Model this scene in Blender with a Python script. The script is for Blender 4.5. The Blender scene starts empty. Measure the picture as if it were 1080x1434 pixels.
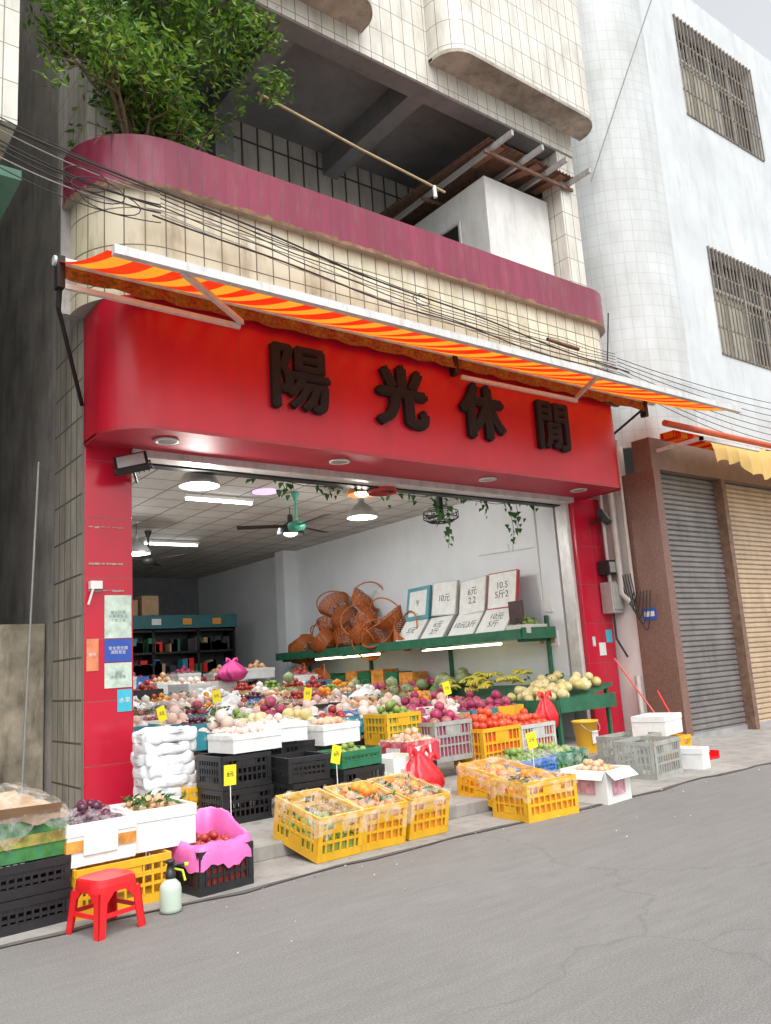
import bpy, math, random
import numpy as np
from mathutils import Vector, Matrix
random.seed(7); rng=np.random.default_rng(7)
COL=bpy.context.scene.collection
sc=bpy.context.scene
# ------------------------------------------------------------------ materials
MATS={}
def _nt(name):
    m=bpy.data.materials.new(name); m.use_nodes=True
    nt=m.node_tree; b=nt.nodes['Principled BSDF']
    return m,nt,b
def mixc(nt,fac,a,b,mode='MIX'):
    m=nt.nodes.new('ShaderNodeMix'); m.data_type='RGBA'; m.blend_type=mode
    for idx,val in ((0,fac),(6,a),(7,b)):
        if hasattr(val,'is_output') : nt.links.new(val,m.inputs[idx])
        elif idx==0: m.inputs[0].default_value=val
        else: m.inputs[idx].default_value=(*val,1) if len(val)==3 else val
    return m.outputs[2]
def ramp(nt,src,p0,p1,c0=(0,0,0,1),c1=(1,1,1,1)):
    r=nt.nodes.new('ShaderNodeValToRGB'); r.color_ramp.elements[0].position=p0; r.color_ramp.elements[1].position=p1
    r.color_ramp.elements[0].color=c0; r.color_ramp.elements[1].color=c1
    nt.links.new(src,r.inputs[0]); return r.outputs[0]
def noise(nt,scale,detail=4,stretch=None,rough=.6,coord='Object'):
    tc=nt.nodes.new('ShaderNodeTexCoord'); mp=nt.nodes.new('ShaderNodeMapping')
    if stretch: mp.inputs['Scale'].default_value=stretch
    nt.links.new(tc.outputs[coord],mp.inputs[0])
    n=nt.nodes.new('ShaderNodeTexNoise'); n.inputs['Scale'].default_value=scale; n.inputs['Detail'].default_value=detail
    n.inputs['Roughness'].default_value=rough
    nt.links.new(mp.outputs[0],n.inputs['Vector']); return n.outputs['Fac']
def bump(nt,b,src,strength=.3,dist=.01):
    bp=nt.nodes.new('ShaderNodeBump'); bp.inputs['Strength'].default_value=strength; bp.inputs['Distance'].default_value=dist
    nt.links.new(src,bp.inputs['Height']); nt.links.new(bp.outputs[0],b.inputs['Normal'])
def M(name,col=(.5,.5,.5),rough=.6,metal=0,var=.15,vs=6,bmp=0,bs=40,dirt=0,dcol=(.12,.1,.08),emit=None,es=0,stretch=None):
    if name in MATS: return MATS[name]
    m,nt,b=_nt(name)
    nz=noise(nt,vs,5,stretch)
    lo=tuple(max(0,c*(1-var)) for c in col); hi=tuple(min(1,c*(1+var*.6)) for c in col)
    c=mixc(nt,ramp(nt,nz,.3,.7),lo,hi)
    if dirt>0:
        d=noise(nt,vs*.6+1.3,8,(2.5,2.5,.5),.7)
        dr=ramp(nt,d,.5,.75,(0,0,0,1),(dirt,dirt,dirt,1))
        c=mixc(nt,dr,c,dcol)
    nt.links.new(c,b.inputs['Base Color'])
    b.inputs['Roughness'].default_value=rough; b.inputs['Metallic'].default_value=metal
    if bmp: bump(nt,b,noise(nt,bs,6),bmp,.01)
    if emit: b.inputs['Emission Color'].default_value=(*emit,1); b.inputs['Emission Strength'].default_value=es
    MATS[name]=m; return m
def TILE(name,c1,c2,mortar,w,h,ms,rough=.3,dirt=.5,dcol=(.2,.17,.12),off=0,bmp=.3,dscale=1.6,dlo=.45,dhi=.75):
    if name in MATS: return MATS[name]
    m,nt,b=_nt(name)
    uv=nt.nodes.new('ShaderNodeTexCoord').outputs['UV']
    t=nt.nodes.new('ShaderNodeTexBrick'); t.offset=off; t.squash=1
    for k,v in (('Scale',1),('Mortar Size',ms),('Brick Width',w),('Row Height',h),('Mortar Smooth',.2),('Bias',0)): t.inputs[k].default_value=v
    t.inputs['Color1'].default_value=(*c1,1); t.inputs['Color2'].default_value=(*c2,1); t.inputs['Mortar'].default_value=(*mortar,1)
    nt.links.new(uv,t.inputs['Vector'])
    c=t.outputs['Color']
    if dirt>0:
        mp=nt.nodes.new('ShaderNodeMapping'); mp.inputs['Scale'].default_value=(2.2,.45,1); nt.links.new(uv,mp.inputs[0])
        n=nt.nodes.new('ShaderNodeTexNoise'); n.inputs['Scale'].default_value=dscale; n.inputs['Detail'].default_value=9; n.inputs['Roughness'].default_value=.68
        nt.links.new(mp.outputs[0],n.inputs['Vector'])
        c=mixc(nt,ramp(nt,n.outputs['Fac'],dlo,dhi,(0,0,0,1),(dirt,dirt,dirt,1)),c,dcol)
        n2=nt.nodes.new('ShaderNodeTexNoise'); n2.inputs['Scale'].default_value=.8; n2.inputs['Detail'].default_value=3
        nt.links.new(uv,n2.inputs['Vector'])
        c=mixc(nt,1.0,c,ramp(nt,n2.outputs['Fac'],.3,.7,(.82,.81,.78,1),(1,1,1,1)),'MULTIPLY')
    nt.links.new(c,b.inputs['Base Color']); b.inputs['Roughness'].default_value=rough
    if bmp:
        inv=nt.nodes.new('ShaderNodeMath'); inv.operation='SUBTRACT'; inv.inputs[0].default_value=1; nt.links.new(t.outputs['Fac'],inv.inputs[1])
        bump(nt,b,inv.outputs[0],bmp,.004)
    MATS[name]=m; return m
def ISL(name,cols,rough=.45,trans=0,spec=.5,mott=0):
    if name in MATS: return MATS[name]
    m,nt,b=_nt(name)
    g=nt.nodes.new('ShaderNodeNewGeometry'); r=nt.nodes.new('ShaderNodeValToRGB')
    el=r.color_ramp.elements
    while len(el)<len(cols): el.new(.5)
    for i,cc in enumerate(cols): el[i].position=i/max(1,len(cols)-1); el[i].color=(*cc,1)
    nt.links.new(g.outputs['Random Per Island'],r.inputs[0])
    oc=r.outputs[0]
    if mott: oc=mixc(nt,1.0,oc,ramp(nt,noise(nt,28,4),.35,.65,(1-mott,1-mott,1-mott,1),(1,1,1,1)),'MULTIPLY')
    nt.links.new(oc,b.inputs['Base Color']); b.inputs['Roughness'].default_value=rough
    b.inputs['Specular IOR Level'].default_value=spec
    if trans:
        out=nt.nodes['Material Output']; tr=nt.nodes.new('ShaderNodeBsdfTranslucent'); nt.links.new(r.outputs[0],tr.inputs[0])
        mx=nt.nodes.new('ShaderNodeMixShader'); mx.inputs[0].default_value=trans
        nt.links.new(b.outputs[0],mx.inputs[1]); nt.links.new(tr.outputs[0],mx.inputs[2]); nt.links.new(mx.outputs[0],out.inputs[0])
    MATS[name]=m; return m
def EMI(name,col,s): return M(name,col,.5,emit=col,es=s)
def FILM(name,alpha=.25,col=(.95,.95,.9)):
    if name in MATS: return MATS[name]
    m,nt,b=_nt(name); out=nt.nodes['Material Output']
    b.inputs['Base Color'].default_value=(*col,1); b.inputs['Roughness'].default_value=.12
    tr=nt.nodes.new('ShaderNodeBsdfTransparent'); mx=nt.nodes.new('ShaderNodeMixShader')
    nz=noise(nt,11,6,None,.7); fr=ramp(nt,nz,.42,.72,(alpha*.15,)*3+(1,),(alpha*2.2,)*3+(1,))
    nt.links.new(fr,mx.inputs[0]); nt.links.new(tr.outputs[0],mx.inputs[1]); nt.links.new(b.outputs[0],mx.inputs[2]); nt.links.new(mx.outputs[0],out.inputs[0])
    bump(nt,b,nz,.8,.03)
    MATS[name]=m; return m
# ------------------------------------------------------------------ mesh builder
def ico(sub):
    import bmesh
    bm=bmesh.new(); bmesh.ops.create_icosphere(bm,subdivisions=sub,radius=1)
    v=np.array([x.co[:] for x in bm.verts]); f=np.array([[q.index for q in p.verts] for p in bm.faces]); bm.free(); return v,f
ICO={1:ico(1),2:ico(2),3:ico(3),4:ico(4)}
class MB:
    def __init__(s): s.v=[];s.f=[];s.mi=[];s.sm=[];s.uv={};s.mats=[];s.T=None
    def m(s,mat):
        if mat not in s.mats: s.mats.append(mat)
        return s.mats.index(mat)
    def add(s,vs,fs,mat,smooth=False,uvs=None):
        b=len(s.v); 
        if s.T is not None: vs=[tuple(s.T@Vector(v)) for v in vs]
        s.v.extend([tuple(v) for v in vs]); k=s.m(mat)
        for i,f in enumerate(fs):
            if uvs is not None: s.uv[len(s.f)]=uvs[i]
            s.f.append(tuple(int(b+q) for q in f)); s.mi.append(k); s.sm.append(smooth)
    def box(s,x0,x1,y0,y1,z0,z1,mat,R=None):
        vs=[(x,y,z) for z in (z0,z1) for y in (y0,y1) for x in (x0,x1)]
        if R is not None:
            c=Vector(((x0+x1)/2,(y0+y1)/2,(z0+z1)/2)); vs=[tuple(c+R@(Vector(v)-c)) for v in vs]
        s.add(vs,[(0,2,3,1),(4,5,7,6),(0,1,5,4),(2,6,7,3),(0,4,6,2),(1,3,7,5)],mat)
    def tube(s,pts,r,mat,n=6,caps=True,smooth=True):
        pts=[Vector(p) for p in pts]; rs=r if isinstance(r,(list,tuple)) else [r]*len(pts)
        vs=[]; up=Vector((0,0,1))
        d0=(pts[1]-pts[0]).normalized()
        a=d0.cross(up) if abs(d0.z)<.95 else d0.cross(Vector((1,0,0))); a.normalize()
        for i,p in enumerate(pts):
            d=(pts[min(i+1,len(pts)-1)]-pts[max(i-1,0)]).normalized()
            a=(a-d*a.dot(d)); 
            if a.length<1e-5: a=d.orthogonal()
            a.normalize(); b=d.cross(a)
            for k in range(n):
                t=2*math.pi*k/n; vs.append(tuple(p+(a*math.cos(t)+b*math.sin(t))*rs[i]))
        fs=[]
        for i in range(len(pts)-1):
            for k in range(n): fs.append((i*n+k,i*n+(k+1)%n,(i+1)*n+(k+1)%n,(i+1)*n+k))
        s.add(vs,fs,mat,smooth)
        if caps: s.add(vs[:n],[tuple(range(n))],mat); s.add(vs[-n:],[tuple(range(n-1,-1,-1))],mat)
    def lathe(s,prof,c,mat,n=24,smooth=True,caps=True):
        vs=[];fs=[]
        for (r,z) in prof:
            for k in range(n):
                t=2*math.pi*k/n; vs.append((c[0]+r*math.cos(t),c[1]+r*math.sin(t),c[2]+z))
        for i in range(len(prof)-1):
            for k in range(n): fs.append((i*n+k,i*n+(k+1)%n,(i+1)*n+(k+1)%n,(i+1)*n+k))
        s.add(vs,fs,mat,smooth)
        if caps:
            s.add(vs[:n],[tuple(range(n-1,-1,-1))],mat); s.add(vs[-n:],[tuple(range(n))],mat)
    def ball(s,c,r,mat,sub=2,sc_=(1,1,1)):
        v,f=ICO[sub]; v=v*np.array(sc_)*r
        s.add((v+np.array(c)).tolist(),f.tolist(),mat,True)
    def balls(s,pos,rad,mat,sub=2,sq=1.0):
        v,f=ICO[sub]
        for p,r in zip(pos,rad): s.add((v*np.array((1,1,sq))*r+np.array(p)).tolist(),f.tolist(),mat,True)
    def path(s,pts,z0,z1,mat,smooth=True,u0=0):
        vs=[];fs=[];uvs=[];u=u0;us=[u]
        for i,p in enumerate(pts):
            if i: u+=math.dist(p,pts[i-1]); us.append(u)
            vs+= [(p[0],p[1],z0),(p[0],p[1],z1)]
        for i in range(len(pts)-1):
            fs.append((2*i,2*i+2,2*i+3,2*i+1)); uvs.append([(us[i],z0),(us[i+1],z0),(us[i+1],z1),(us[i],z1)])
        s.add(vs,fs,mat,smooth,uvs)
    def poly(s,pts,z,mat,flip=False):
        vs=[(p[0],p[1],z) for p in pts]; f=tuple(range(len(pts))); s.add(vs,[f[::-1] if flip else f],mat)
    def quad(s,a,b,c,d,mat,uv=None): s.add([a,b,c,d],[(0,1,2,3)],mat,False,[uv] if uv else None)
    def build(s,name,parent=None,loc=(0,0,0),rot=(0,0,0),bevel=0):
        me=bpy.data.meshes.new(name); me.from_pydata(s.v,[],s.f)
        for m_ in s.mats: me.materials.append(m_)
        me.polygons.foreach_set('material_index',s.mi); me.polygons.foreach_set('use_smooth',s.sm)
        ul=me.uv_layers.new(name='UVMap'); 
        nv=np.array(s.v); arr=np.zeros((len(me.loops),2),dtype=np.float32)
        vi=np.zeros(len(me.loops),dtype=np.int32); me.loops.foreach_get('vertex_index',vi)
        nm=np.zeros(len(me.polygons)*3); me.polygons.foreach_get('normal',nm); nm=np.abs(nm.reshape(-1,3))
        lt=np.zeros(len(me.polygons),dtype=np.int32); me.polygons.foreach_get('loop_total',lt)
        nl=np.repeat(nm,lt,axis=0); co=nv[vi]
        zz=(nl[:,2]>=nl[:,0])&(nl[:,2]>=nl[:,1]); xx=(~zz)&(nl[:,0]>nl[:,1]); yy=(~zz)&(~xx)
        arr[zz]=co[zz][:,[0,1]]; arr[xx]=co[xx][:,[1,2]]; arr[yy]=co[yy][:,[0,2]]
        if s.uv:
            st=np.concatenate([[0],np.cumsum(lt)[:-1]])
            for fi,u in s.uv.items():
                arr[st[fi]:st[fi]+lt[fi]]=u
        ul.data.foreach_set('uv',arr.ravel())
        me.update()
        o=bpy.data.objects.new(name,me); COL.objects.link(o); o.location=loc; o.rotation_euler=rot
        if parent: o.parent=parent
        if bevel:
            b=o.modifiers.new('bev','BEVEL'); b.width=bevel; b.segments=2; b.limit_method='ANGLE'; b.angle_limit=.7
        return o
def E(name,loc=(0,0,0),rot=(0,0,0)):
    o=bpy.data.objects.new(name,None); COL.objects.link(o); o.location=loc; o.rotation_euler=rot; o.empty_display_size=.1; return o
def inst(me,name,parent,loc=(0,0,0),rot=(0,0,0)):
    o=bpy.data.objects.new(name,me); COL.objects.link(o); o.location=loc; o.rotation_euler=rot; o.parent=parent; return o
def TEXT(body,size,loc,rot,mat,name,parent,ext=.002,off=0,align='CENTER'):
    c=bpy.data.curves.new(name,'FONT'); c.body=body; c.size=size; c.extrude=ext; c.offset=off; c.align_x=align; c.align_y='CENTER'
    c.resolution_u=3
    t=bpy.data.objects.new(name+'_c',c); COL.objects.link(t)
    dg=bpy.context.evaluated_depsgraph_get(); me=bpy.data.meshes.new_from_object(t.evaluated_get(dg))
    bpy.data.objects.remove(t); me.materials.clear(); me.materials.append(mat)
    o=bpy.data.objects.new(name,me); COL.objects.link(o); o.location=loc; o.rotation_euler=rot; o.parent=parent; return o
def arc(cx,cy,r,a0,a1,n=12): return [(cx+r*math.cos(math.radians(a0+(a1-a0)*i/n)),cy+r*math.sin(math.radians(a0+(a1-a0)*i/n))) for i in range(n+1)]
RX=math.radians(90)
# ------------------------------------------------------------------ palette
concrete=M('concrete',(.42,.41,.38),.85,var=.25,vs=2.5,bmp=.4,bs=30,dirt=.5,dcol=(.16,.15,.13))
concdark=M('concrete_dirty',(.46,.44,.41),.9,var=.4,vs=1.4,bmp=.5,bs=20,dirt=.8,dcol=(.14,.13,.11))
stain=M('stained_plaster',(.46,.42,.35),.9,var=.5,vs=1.8,bmp=.4,bs=25,dirt=.8,dcol=(.14,.12,.09))
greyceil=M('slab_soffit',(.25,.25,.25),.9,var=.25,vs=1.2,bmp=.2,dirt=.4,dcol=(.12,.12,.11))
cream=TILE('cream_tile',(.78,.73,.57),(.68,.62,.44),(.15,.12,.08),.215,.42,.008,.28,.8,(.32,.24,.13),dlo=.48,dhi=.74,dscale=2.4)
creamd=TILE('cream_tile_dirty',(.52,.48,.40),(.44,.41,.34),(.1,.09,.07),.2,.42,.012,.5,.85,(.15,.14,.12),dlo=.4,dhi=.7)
white=TILE('white_tile',(.78,.76,.69),(.70,.68,.61),(.22,.20,.17),.20,.40,.006,.25,.65,(.36,.32,.25),dlo=.46,dhi=.74,dscale=2.2)
whiteS=TILE('white_small_tile',(.60,.63,.635),(.57,.60,.61),(.47,.49,.49),.2,.2,.006,.35,.55,(.38,.38,.35),dlo=.45,dhi=.75)
balt=TILE('balcony_tile',(.62,.61,.58),(.55,.54,.5),(.05,.05,.05),.28,.6,.02,.4,.6,(.15,.14,.12))
maroon=TILE('maroon_tile',(.27,.028,.070),(.22,.022,.055),(.13,.03,.045),.14,1.2,.005,.25,.6,(.24,.11,.10),dlo=.5,dhi=.75,dscale=3)
redtile=TILE('red_pillar_tile',(.60,.014,.045),(.55,.012,.036),(.28,.08,.08),1.2,.62,.005,.18,.4,(.34,.03,.04),dlo=.45,dhi=.75)
signred=TILE('sign_red',(.62,.008,.032),(.58,.007,.028),(.40,.05,.05),2.05,3.0,.005,.32,.5,(.40,.005,.014),dlo=.4,dhi=.75,dscale=.9)
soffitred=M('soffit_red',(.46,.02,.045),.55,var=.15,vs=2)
plaster=M('grey_plaster',(.60,.63,.635),.8,var=.14,vs=.7,bmp=.2,bs=60,dirt=.6,dcol=(.42,.43,.42))
plasterw=M('white_plaster',(.74,.74,.71),.75,var=.14,vs=1.5,bmp=.15,dirt=.45,dcol=(.4,.38,.33))
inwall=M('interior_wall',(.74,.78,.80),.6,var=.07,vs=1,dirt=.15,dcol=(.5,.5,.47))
granite=M('granite_brown',(.22,.12,.09),.45,var=.5,vs=60,dirt=.3)
steel=M('steel',(.5,.51,.52),.4,.6,var=.2,dirt=.2)
galv=M('galvanised',(.45,.45,.43),.5,.3,var=.15,dirt=.3)
rust=M('rusty_iron',(.2,.12,.08),.85,var=.4,vs=12,dirt=.4)
alu=M('aluminium',(.66,.66,.64),.4,.2,var=.15,dirt=.4)
black=M('black_plastic',(.018,.018,.02),.42,var=.3,vs=15)
blackm=M('black_metal',(.02,.02,.02),.5,.3)
wire=M('cable_rubber',(.03,.03,.03),.7)
greyw=M('cable_grey',(.3,.3,.3),.7)
glassd=M('dark_glass',(.03,.04,.045),.08,var=.3,vs=1)
yel=M('yellow_plastic',(.78,.43,.015),.4,var=.15,vs=4,dirt=.4,dcol=(.4,.24,.05))
greyp=M('grey_plastic',(.36,.37,.34),.5,var=.2,vs=5,dirt=.5,dcol=(.2,.18,.15))
greenp=M('green_plastic',(.02,.17,.08),.4,var=.2,vs=5)
bluep=M('blue_plastic',(.04,.16,.48),.4,var=.2,vs=5)
tealp=M('teal_plastic',(.03,.26,.32),.45,var=.2,vs=5)
redp=M('red_plastic',(.72,.015,.02),.28,var=.08,vs=5)
foam=M('polystyrene',(.78,.79,.78),.7,var=.08,vs=8,bmp=.15,bs=120,dirt=.35,dcol=(.5,.45,.36))
card=M('cardboard',(.45,.30,.17),.8,var=.15,vs=8)
paperw=M('white_card',(.76,.76,.73),.6,var=.08,vs=5)
yelcard=M('yellow_card',(.88,.76,.02),.5,var=.04)
ink=M('ink',(.03,.03,.035),.6)
inkg=M('marker_ink',(.06,.06,.07),.6)
pinkp=M('pink_plastic',(.78,.16,.46),.35,var=.15,vs=8,bmp=.5,bs=12)
filmm=FILM('clear_film',.2)
whitep=M('white_plastic_bag',(.80,.82,.84),.28,var=.1,vs=10,bmp=.9,bs=16)
F_or=ISL('oranges',[(.80,.27,.02),(.85,.36,.04),(.75,.22,.02)],.45,mott=.15)
F_red=ISL('red_fruit',[(.42,.03,.03),(.55,.07,.05),(.32,.02,.02)],.3,mott=.35)
F_tom=ISL('tomatoes',[(.70,.06,.03),(.75,.12,.04),(.6,.04,.02)],.28,mott=.15)
F_grn=ISL('green_fruit',[(.2,.33,.06),(.3,.42,.1),(.13,.22,.04)],.4,mott=.3)
F_pea=ISL('peach_fruit',[(.70,.48,.28),(.72,.36,.18),(.68,.58,.4)],.5,mott=.25)
F_pink=ISL('dragon_fruit',[(.52,.04,.15),(.42,.04,.12),(.6,.12,.2),(.3,.2,.1)],.4,mott=.45)
F_wh=ISL('foam_netted_fruit',[(.76,.72,.66),(.74,.5,.4),(.8,.78,.74),(.66,.34,.26)],.6)
F_pur=ISL('plums',[(.06,.01,.03),(.12,.015,.05),(.04,.01,.03)],.3)
F_yel=ISL('yellow_melons',[(.76,.64,.28),(.78,.70,.4),(.7,.58,.2)],.4,mott=.25)
F_ban=ISL('bananas',[(.72,.54,.05),(.66,.58,.1),(.42,.47,.06)],.5,mott=.3)
F_mel=ISL('melons',[(.22,.27,.12),(.35,.4,.2),(.15,.22,.08)],.6,mott=.4)
leafm=ISL('leaves',[(.03,.08,.01),(.07,.17,.02),(.14,.28,.03),(.28,.42,.05)],.4,.4,.4)
vinem=ISL('vine_leaves',[(.02,.08,.015),(.06,.18,.03)],.5,.2)
bark=M('bark',(.16,.11,.07),.9,var=.3,vs=20,bmp=.6,bs=30)
wick=ISL('wicker',[(.42,.09,.02),(.52,.16,.03),(.28,.05,.015)],.35)
# ------------------------------------------------------------------ ground
m,nt,b=_nt('asphalt')
n1=noise(nt,.35,6,(1,2.2,1)); n2=noise(nt,95,3); n3=noise(nt,1.7,8,None,.7); n4=noise(nt,5,7,(.5,2.5,1),.65)
c=mixc(nt,ramp(nt,n1,.3,.7),(.160,.156,.150),(.205,.200,.192))
c=mixc(nt,ramp(nt,n2,.42,.62,(0,0,0,1),(.6,.6,.6,1)),c,(.29,.285,.27))
c=mixc(nt,ramp(nt,n4,.35,.75,(0,0,0,1),(.45,.45,.45,1)),c,(.13,.127,.12))
c2=mixc(nt,ramp(nt,n3,.64,.74,(0,0,0,1),(.45,.45,.45,1)),c,(.10,.096,.09))
v=nt.nodes.new('ShaderNodeTexVoronoi'); v.feature='DISTANCE_TO_EDGE'; v.inputs['Scale'].default_value=.2
tc=nt.nodes.new('ShaderNodeTexCoord'); nn=nt.nodes.new('ShaderNodeTexNoise'); nn.inputs['Scale'].default_value=1.6; nn.inputs['Detail'].default_value=6
nt.links.new(tc.outputs['Object'],nn.inputs['Vector'])
ad=nt.nodes.new('ShaderNodeVectorMath'); ad.operation='ADD'; nt.links.new(tc.outputs['Object'],ad.inputs[0]); nt.links.new(nn.outputs['Color'],ad.inputs[1]); nt.links.new(ad.outputs[0],v.inputs['Vector'])
c3=mixc(nt,ramp(nt,v.outputs['Distance'],.0,.002,(.3,.3,.3,1),(0,0,0,1)),c2,(.09,.088,.08))
nt.links.new(c3,b.inputs['Base Color']); b.inputs['Roughness'].default_value=.8; bump(nt,b,n2,.7,.008)
asph=m
mb=MB(); mb.quad((-150,-150,0),(150,-150,0),(150,150,0),(-150,150,0),asph); mb.build('road')
mb=MB()
pav=M('pavement_concrete',(.33,.32,.295),.85,var=.3,vs=1.6,bmp=.4,bs=60,dirt=.7,dcol=(.13,.12,.10))
ye=lambda x:5.28+.03*math.sin(x*1.7)+.02*math.sin(x*4.1)+.012*math.sin(x*11)
xs=np.linspace(-12,32,160)
for i in range(len(xs)-1):
    mb.quad((xs[i],ye(xs[i]),.004),(xs[i+1],ye(xs[i+1]),.004),(xs[i+1],14,.004),(xs[i],14,.004),pav)
mb.build('pavement')
mb=MB()
gut=M('gutter_line',(.11,.105,.095),.9,var=.4,vs=5)
for i in range(len(xs)-1):
    w0=.035+.02*math.sin(xs[i]*5.3); w1=.035+.02*math.sin(xs[i+1]*5.3)
    mb.quad((xs[i],ye(xs[i])-w0,.008),(xs[i+1],ye(xs[i+1])-w1,.008),(xs[i+1],ye(xs[i+1])+.012,.008),(xs[i],ye(xs[i])+.012,.008),gut)
mb.build('gutter')
mb=MB()
mb.box(2.45,7.7,5.90,8.40,.0,.12,pav); mb.box(7.71,11.05,7.1,8.40,.0,.118,pav)
mb.build('shop_step',bevel=.012)
# ------------------------------------------------------------------ shop building
B=E('tiled_shop_building')
mb=MB()
mb.box(2.66,2.92,8.5,24,0,15,concdark)
mb.box(2.92,11.1,22.6,22.9,0,15,plasterw)
mb.box(2.92,11.1,8.62,8.8,3.9,5.25,concrete)
mb.box(10.62,11.1,8.8,22.6,0,5.2,concrete)
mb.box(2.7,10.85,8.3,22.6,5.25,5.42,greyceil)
mb.build('side_walls',B)
mb=MB()
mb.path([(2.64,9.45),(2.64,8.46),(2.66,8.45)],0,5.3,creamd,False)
mb.path([(2.64,9.45),(2.64,8.35),(3.15,8.35)],7.1,14.8,white,False)
mb.build('corner_tiles',B)
mb=MB()
mb.box(2.66,3.16,8.44,8.95,.12,3.9,redtile)
mb.box(10.42,11.12,8.44,8.95,.12,3.9,redtile)
mb.box(10.34,10.42,8.52,8.75,.12,3.9,alu)
mb.box(3.16,3.22,8.6,8.75,.12,3.9,alu)
mb.build('pillars',B,bevel=.01)
mb=MB()
mb.box(3.16,10.42,8.40,8.62,3.80,3.895,alu); mb.box(3.16,10.42,8.63,8.78,3.78,4.2,blackm)
mb.build('shutter_lintel',B)
sp=[(2.645,8.44)]+arc(3.145,8.05,.50,180,270,14)+[(x,7.55) for x in np.linspace(3.5,10.3,12)]+arc(10.45,7.75,.2,270,360,6)+[(10.65,8.44)]
S=E('shop_sign')
mb=MB(); mb.path(sp,3.88,5.28,signred); mb.build('sign_face',S)
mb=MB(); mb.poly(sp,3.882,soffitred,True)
mb.path([(p[0],p[1]-.006) for p in sp],3.86,3.90,M('sign_trim',(.42,.02,.03),.3))
mb.build('soffit',S)
mb=MB()
for x in (3.35,5.55,8.05,10.0):
    mb.lathe([(.13,0),(.13,-.012),(.10,-.016),(.095,.0)],(x,7.95,3.876),alu,24)
    mb.lathe([(.09,0),(.09,-.006)],(x,7.95,3.872),M('downlight_lens',(.3,.3,.28),.3),20)
mb.build('downlights',S)
lb=M('letter_black',(.014,.010,.010),.85,bmp=1,bs=60)
fuzz=random.Random(3)
for ch,x,sz,o_ in (('陽',4.76,.82,.6),('光',6.24,.80,1),('休',7.62,.78,1),('閒',9.03,.78,.5)):
    for j,(dx,dz) in enumerate(((0,0),(.03,.012),(-.03,-.012),(.012,-.028),(-.012,.028),(.045,0),(-.045,0),(0,.04))):
        TEXT(ch,sz,(x+dx*o_,7.535-.003*j,4.60+dz*o_),(RX,0,0),lb,'letter_%d_%d'%(int(x*10),j),S,.035)
mb=MB()
for x in (4.76,6.24,7.62,9.03):
    for k in range(70):
        a=fuzz.uniform(-.40,.40); c_=fuzz.uniform(-.38,.38); s_=fuzz.uniform(.006,.02)
        mb.add([(x+a,7.545,4.61+c_),(x+a+s_,7.545,4.61+c_+s_*.3),(x+a+s_*.5,7.545,4.61+c_+s_)],[(0,1,2)],lb)
mb.build('letter_residue',S)
def bpath(off,yback=8.5):
    return [(2.5-off,yback)]+arc(3.3,8.4,.8+off,180,270,18)[0:]+[(x,7.6-off) for x in np.linspace(3.5,10.2,10)]+arc(10.35,8.1,.5+off,270,360,10)+[(10.85+off,9.6)]
p0=bpath(0); mb=MB(); mb.path(p0,5.30,6.62,cream); mb.poly(p0,5.302,concrete,True)
mb.build('balcony_band',B)
po=bpath(.09); pi=bpath(-.22); mb=MB()
mb.path(po,6.52,7.1,maroon); mb.path(pi[::-1],6.3,7.1,maroon)
for i in range(len(po)-1):
    mb.quad((*po[i],7.1),(*po[i+1],7.1),(*pi[i+1],7.1),(*pi[i],7.1),maroon)
    mb.quad((*po[i],6.52),(*p0[i],6.52),(*p0[i+1],6.52),(*po[i+1],6.52),concrete)
mb.poly(pi,6.5,concrete)
mb.box(2.4,2.68,8.45,8.5,5.3,7.1,concdark)
mb.build('balcony_coping',B)
mb=MB()
gm=M('grime',(.24,.14,.08),.9,var=.6,vs=9); pp=bpath(.092)
vs=[];fs=[]
for i in range(len(pp)-1):
    n=8 if math.dist(pp[i],pp[i+1])>.4 else 2
    for k in range(n):
        t=k/n; x=pp[i][0]*(1-t)+pp[i+1][0]*t; y=pp[i][1]*(1-t)+pp[i+1][1]*t
        vs+=[(x,y,6.515),(x,y,6.535+random.uniform(0,.05))]
for i in range(len(vs)//2-1): fs.append((2*i,2*i+2,2*i+3,2*i+1))
mb.add(vs,fs,gm); mb.build('grime_band',B)
mb=MB(); mb.box(2.92,10.6,10.2,10.35,5.42,9.9,balt); mb.build('balcony_back_wall',B)
mb=MB()
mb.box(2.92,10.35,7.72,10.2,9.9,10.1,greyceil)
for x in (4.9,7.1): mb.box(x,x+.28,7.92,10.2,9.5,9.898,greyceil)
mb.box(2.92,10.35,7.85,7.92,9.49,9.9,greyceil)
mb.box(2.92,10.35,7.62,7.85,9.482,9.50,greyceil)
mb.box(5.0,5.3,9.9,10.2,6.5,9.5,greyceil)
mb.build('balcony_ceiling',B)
mb=MB()
mb.box(2.93,10.36,7.6,7.84,9.5,14.8,white)
mb.box(9.96,10.36,7.62,8.0,7.1,9.48,white)
mb.box(10.2,10.36,8.0,22.5,7.1,14.8,white)
mb.build('upper_wall',B,bevel=.006)
def bay(x0,x1,yf,z0,z1,r=.35):
    pts=[(x0,7.6)]+arc(x0+r,yf+r,r,180,270,10)+arc(x1-r,yf+r,r,270,360,10)+[(x1,7.6)]
    mb=MB(); mb.path(pts,z0,z1,white); mb.poly(pts,z0+.002,stain,True)
    ptl=[(x0-.0,7.6)]+[(p[0],p[1]-.006) for p in pts[1:-1]]+[(x1,7.6)]
    mb.path(ptl,z0-.01,z0+.05,stain)
    mb.build('bay',B)
bay(7.25,10.58,7.12,9.88,14.8,.40); bay(2.8,6.05,7.08,9.82,14.8,.40)
mb=MB()
mb.box(8.5,9.94,7.9,10.19,6.5,8.70,plasterw)
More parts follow.
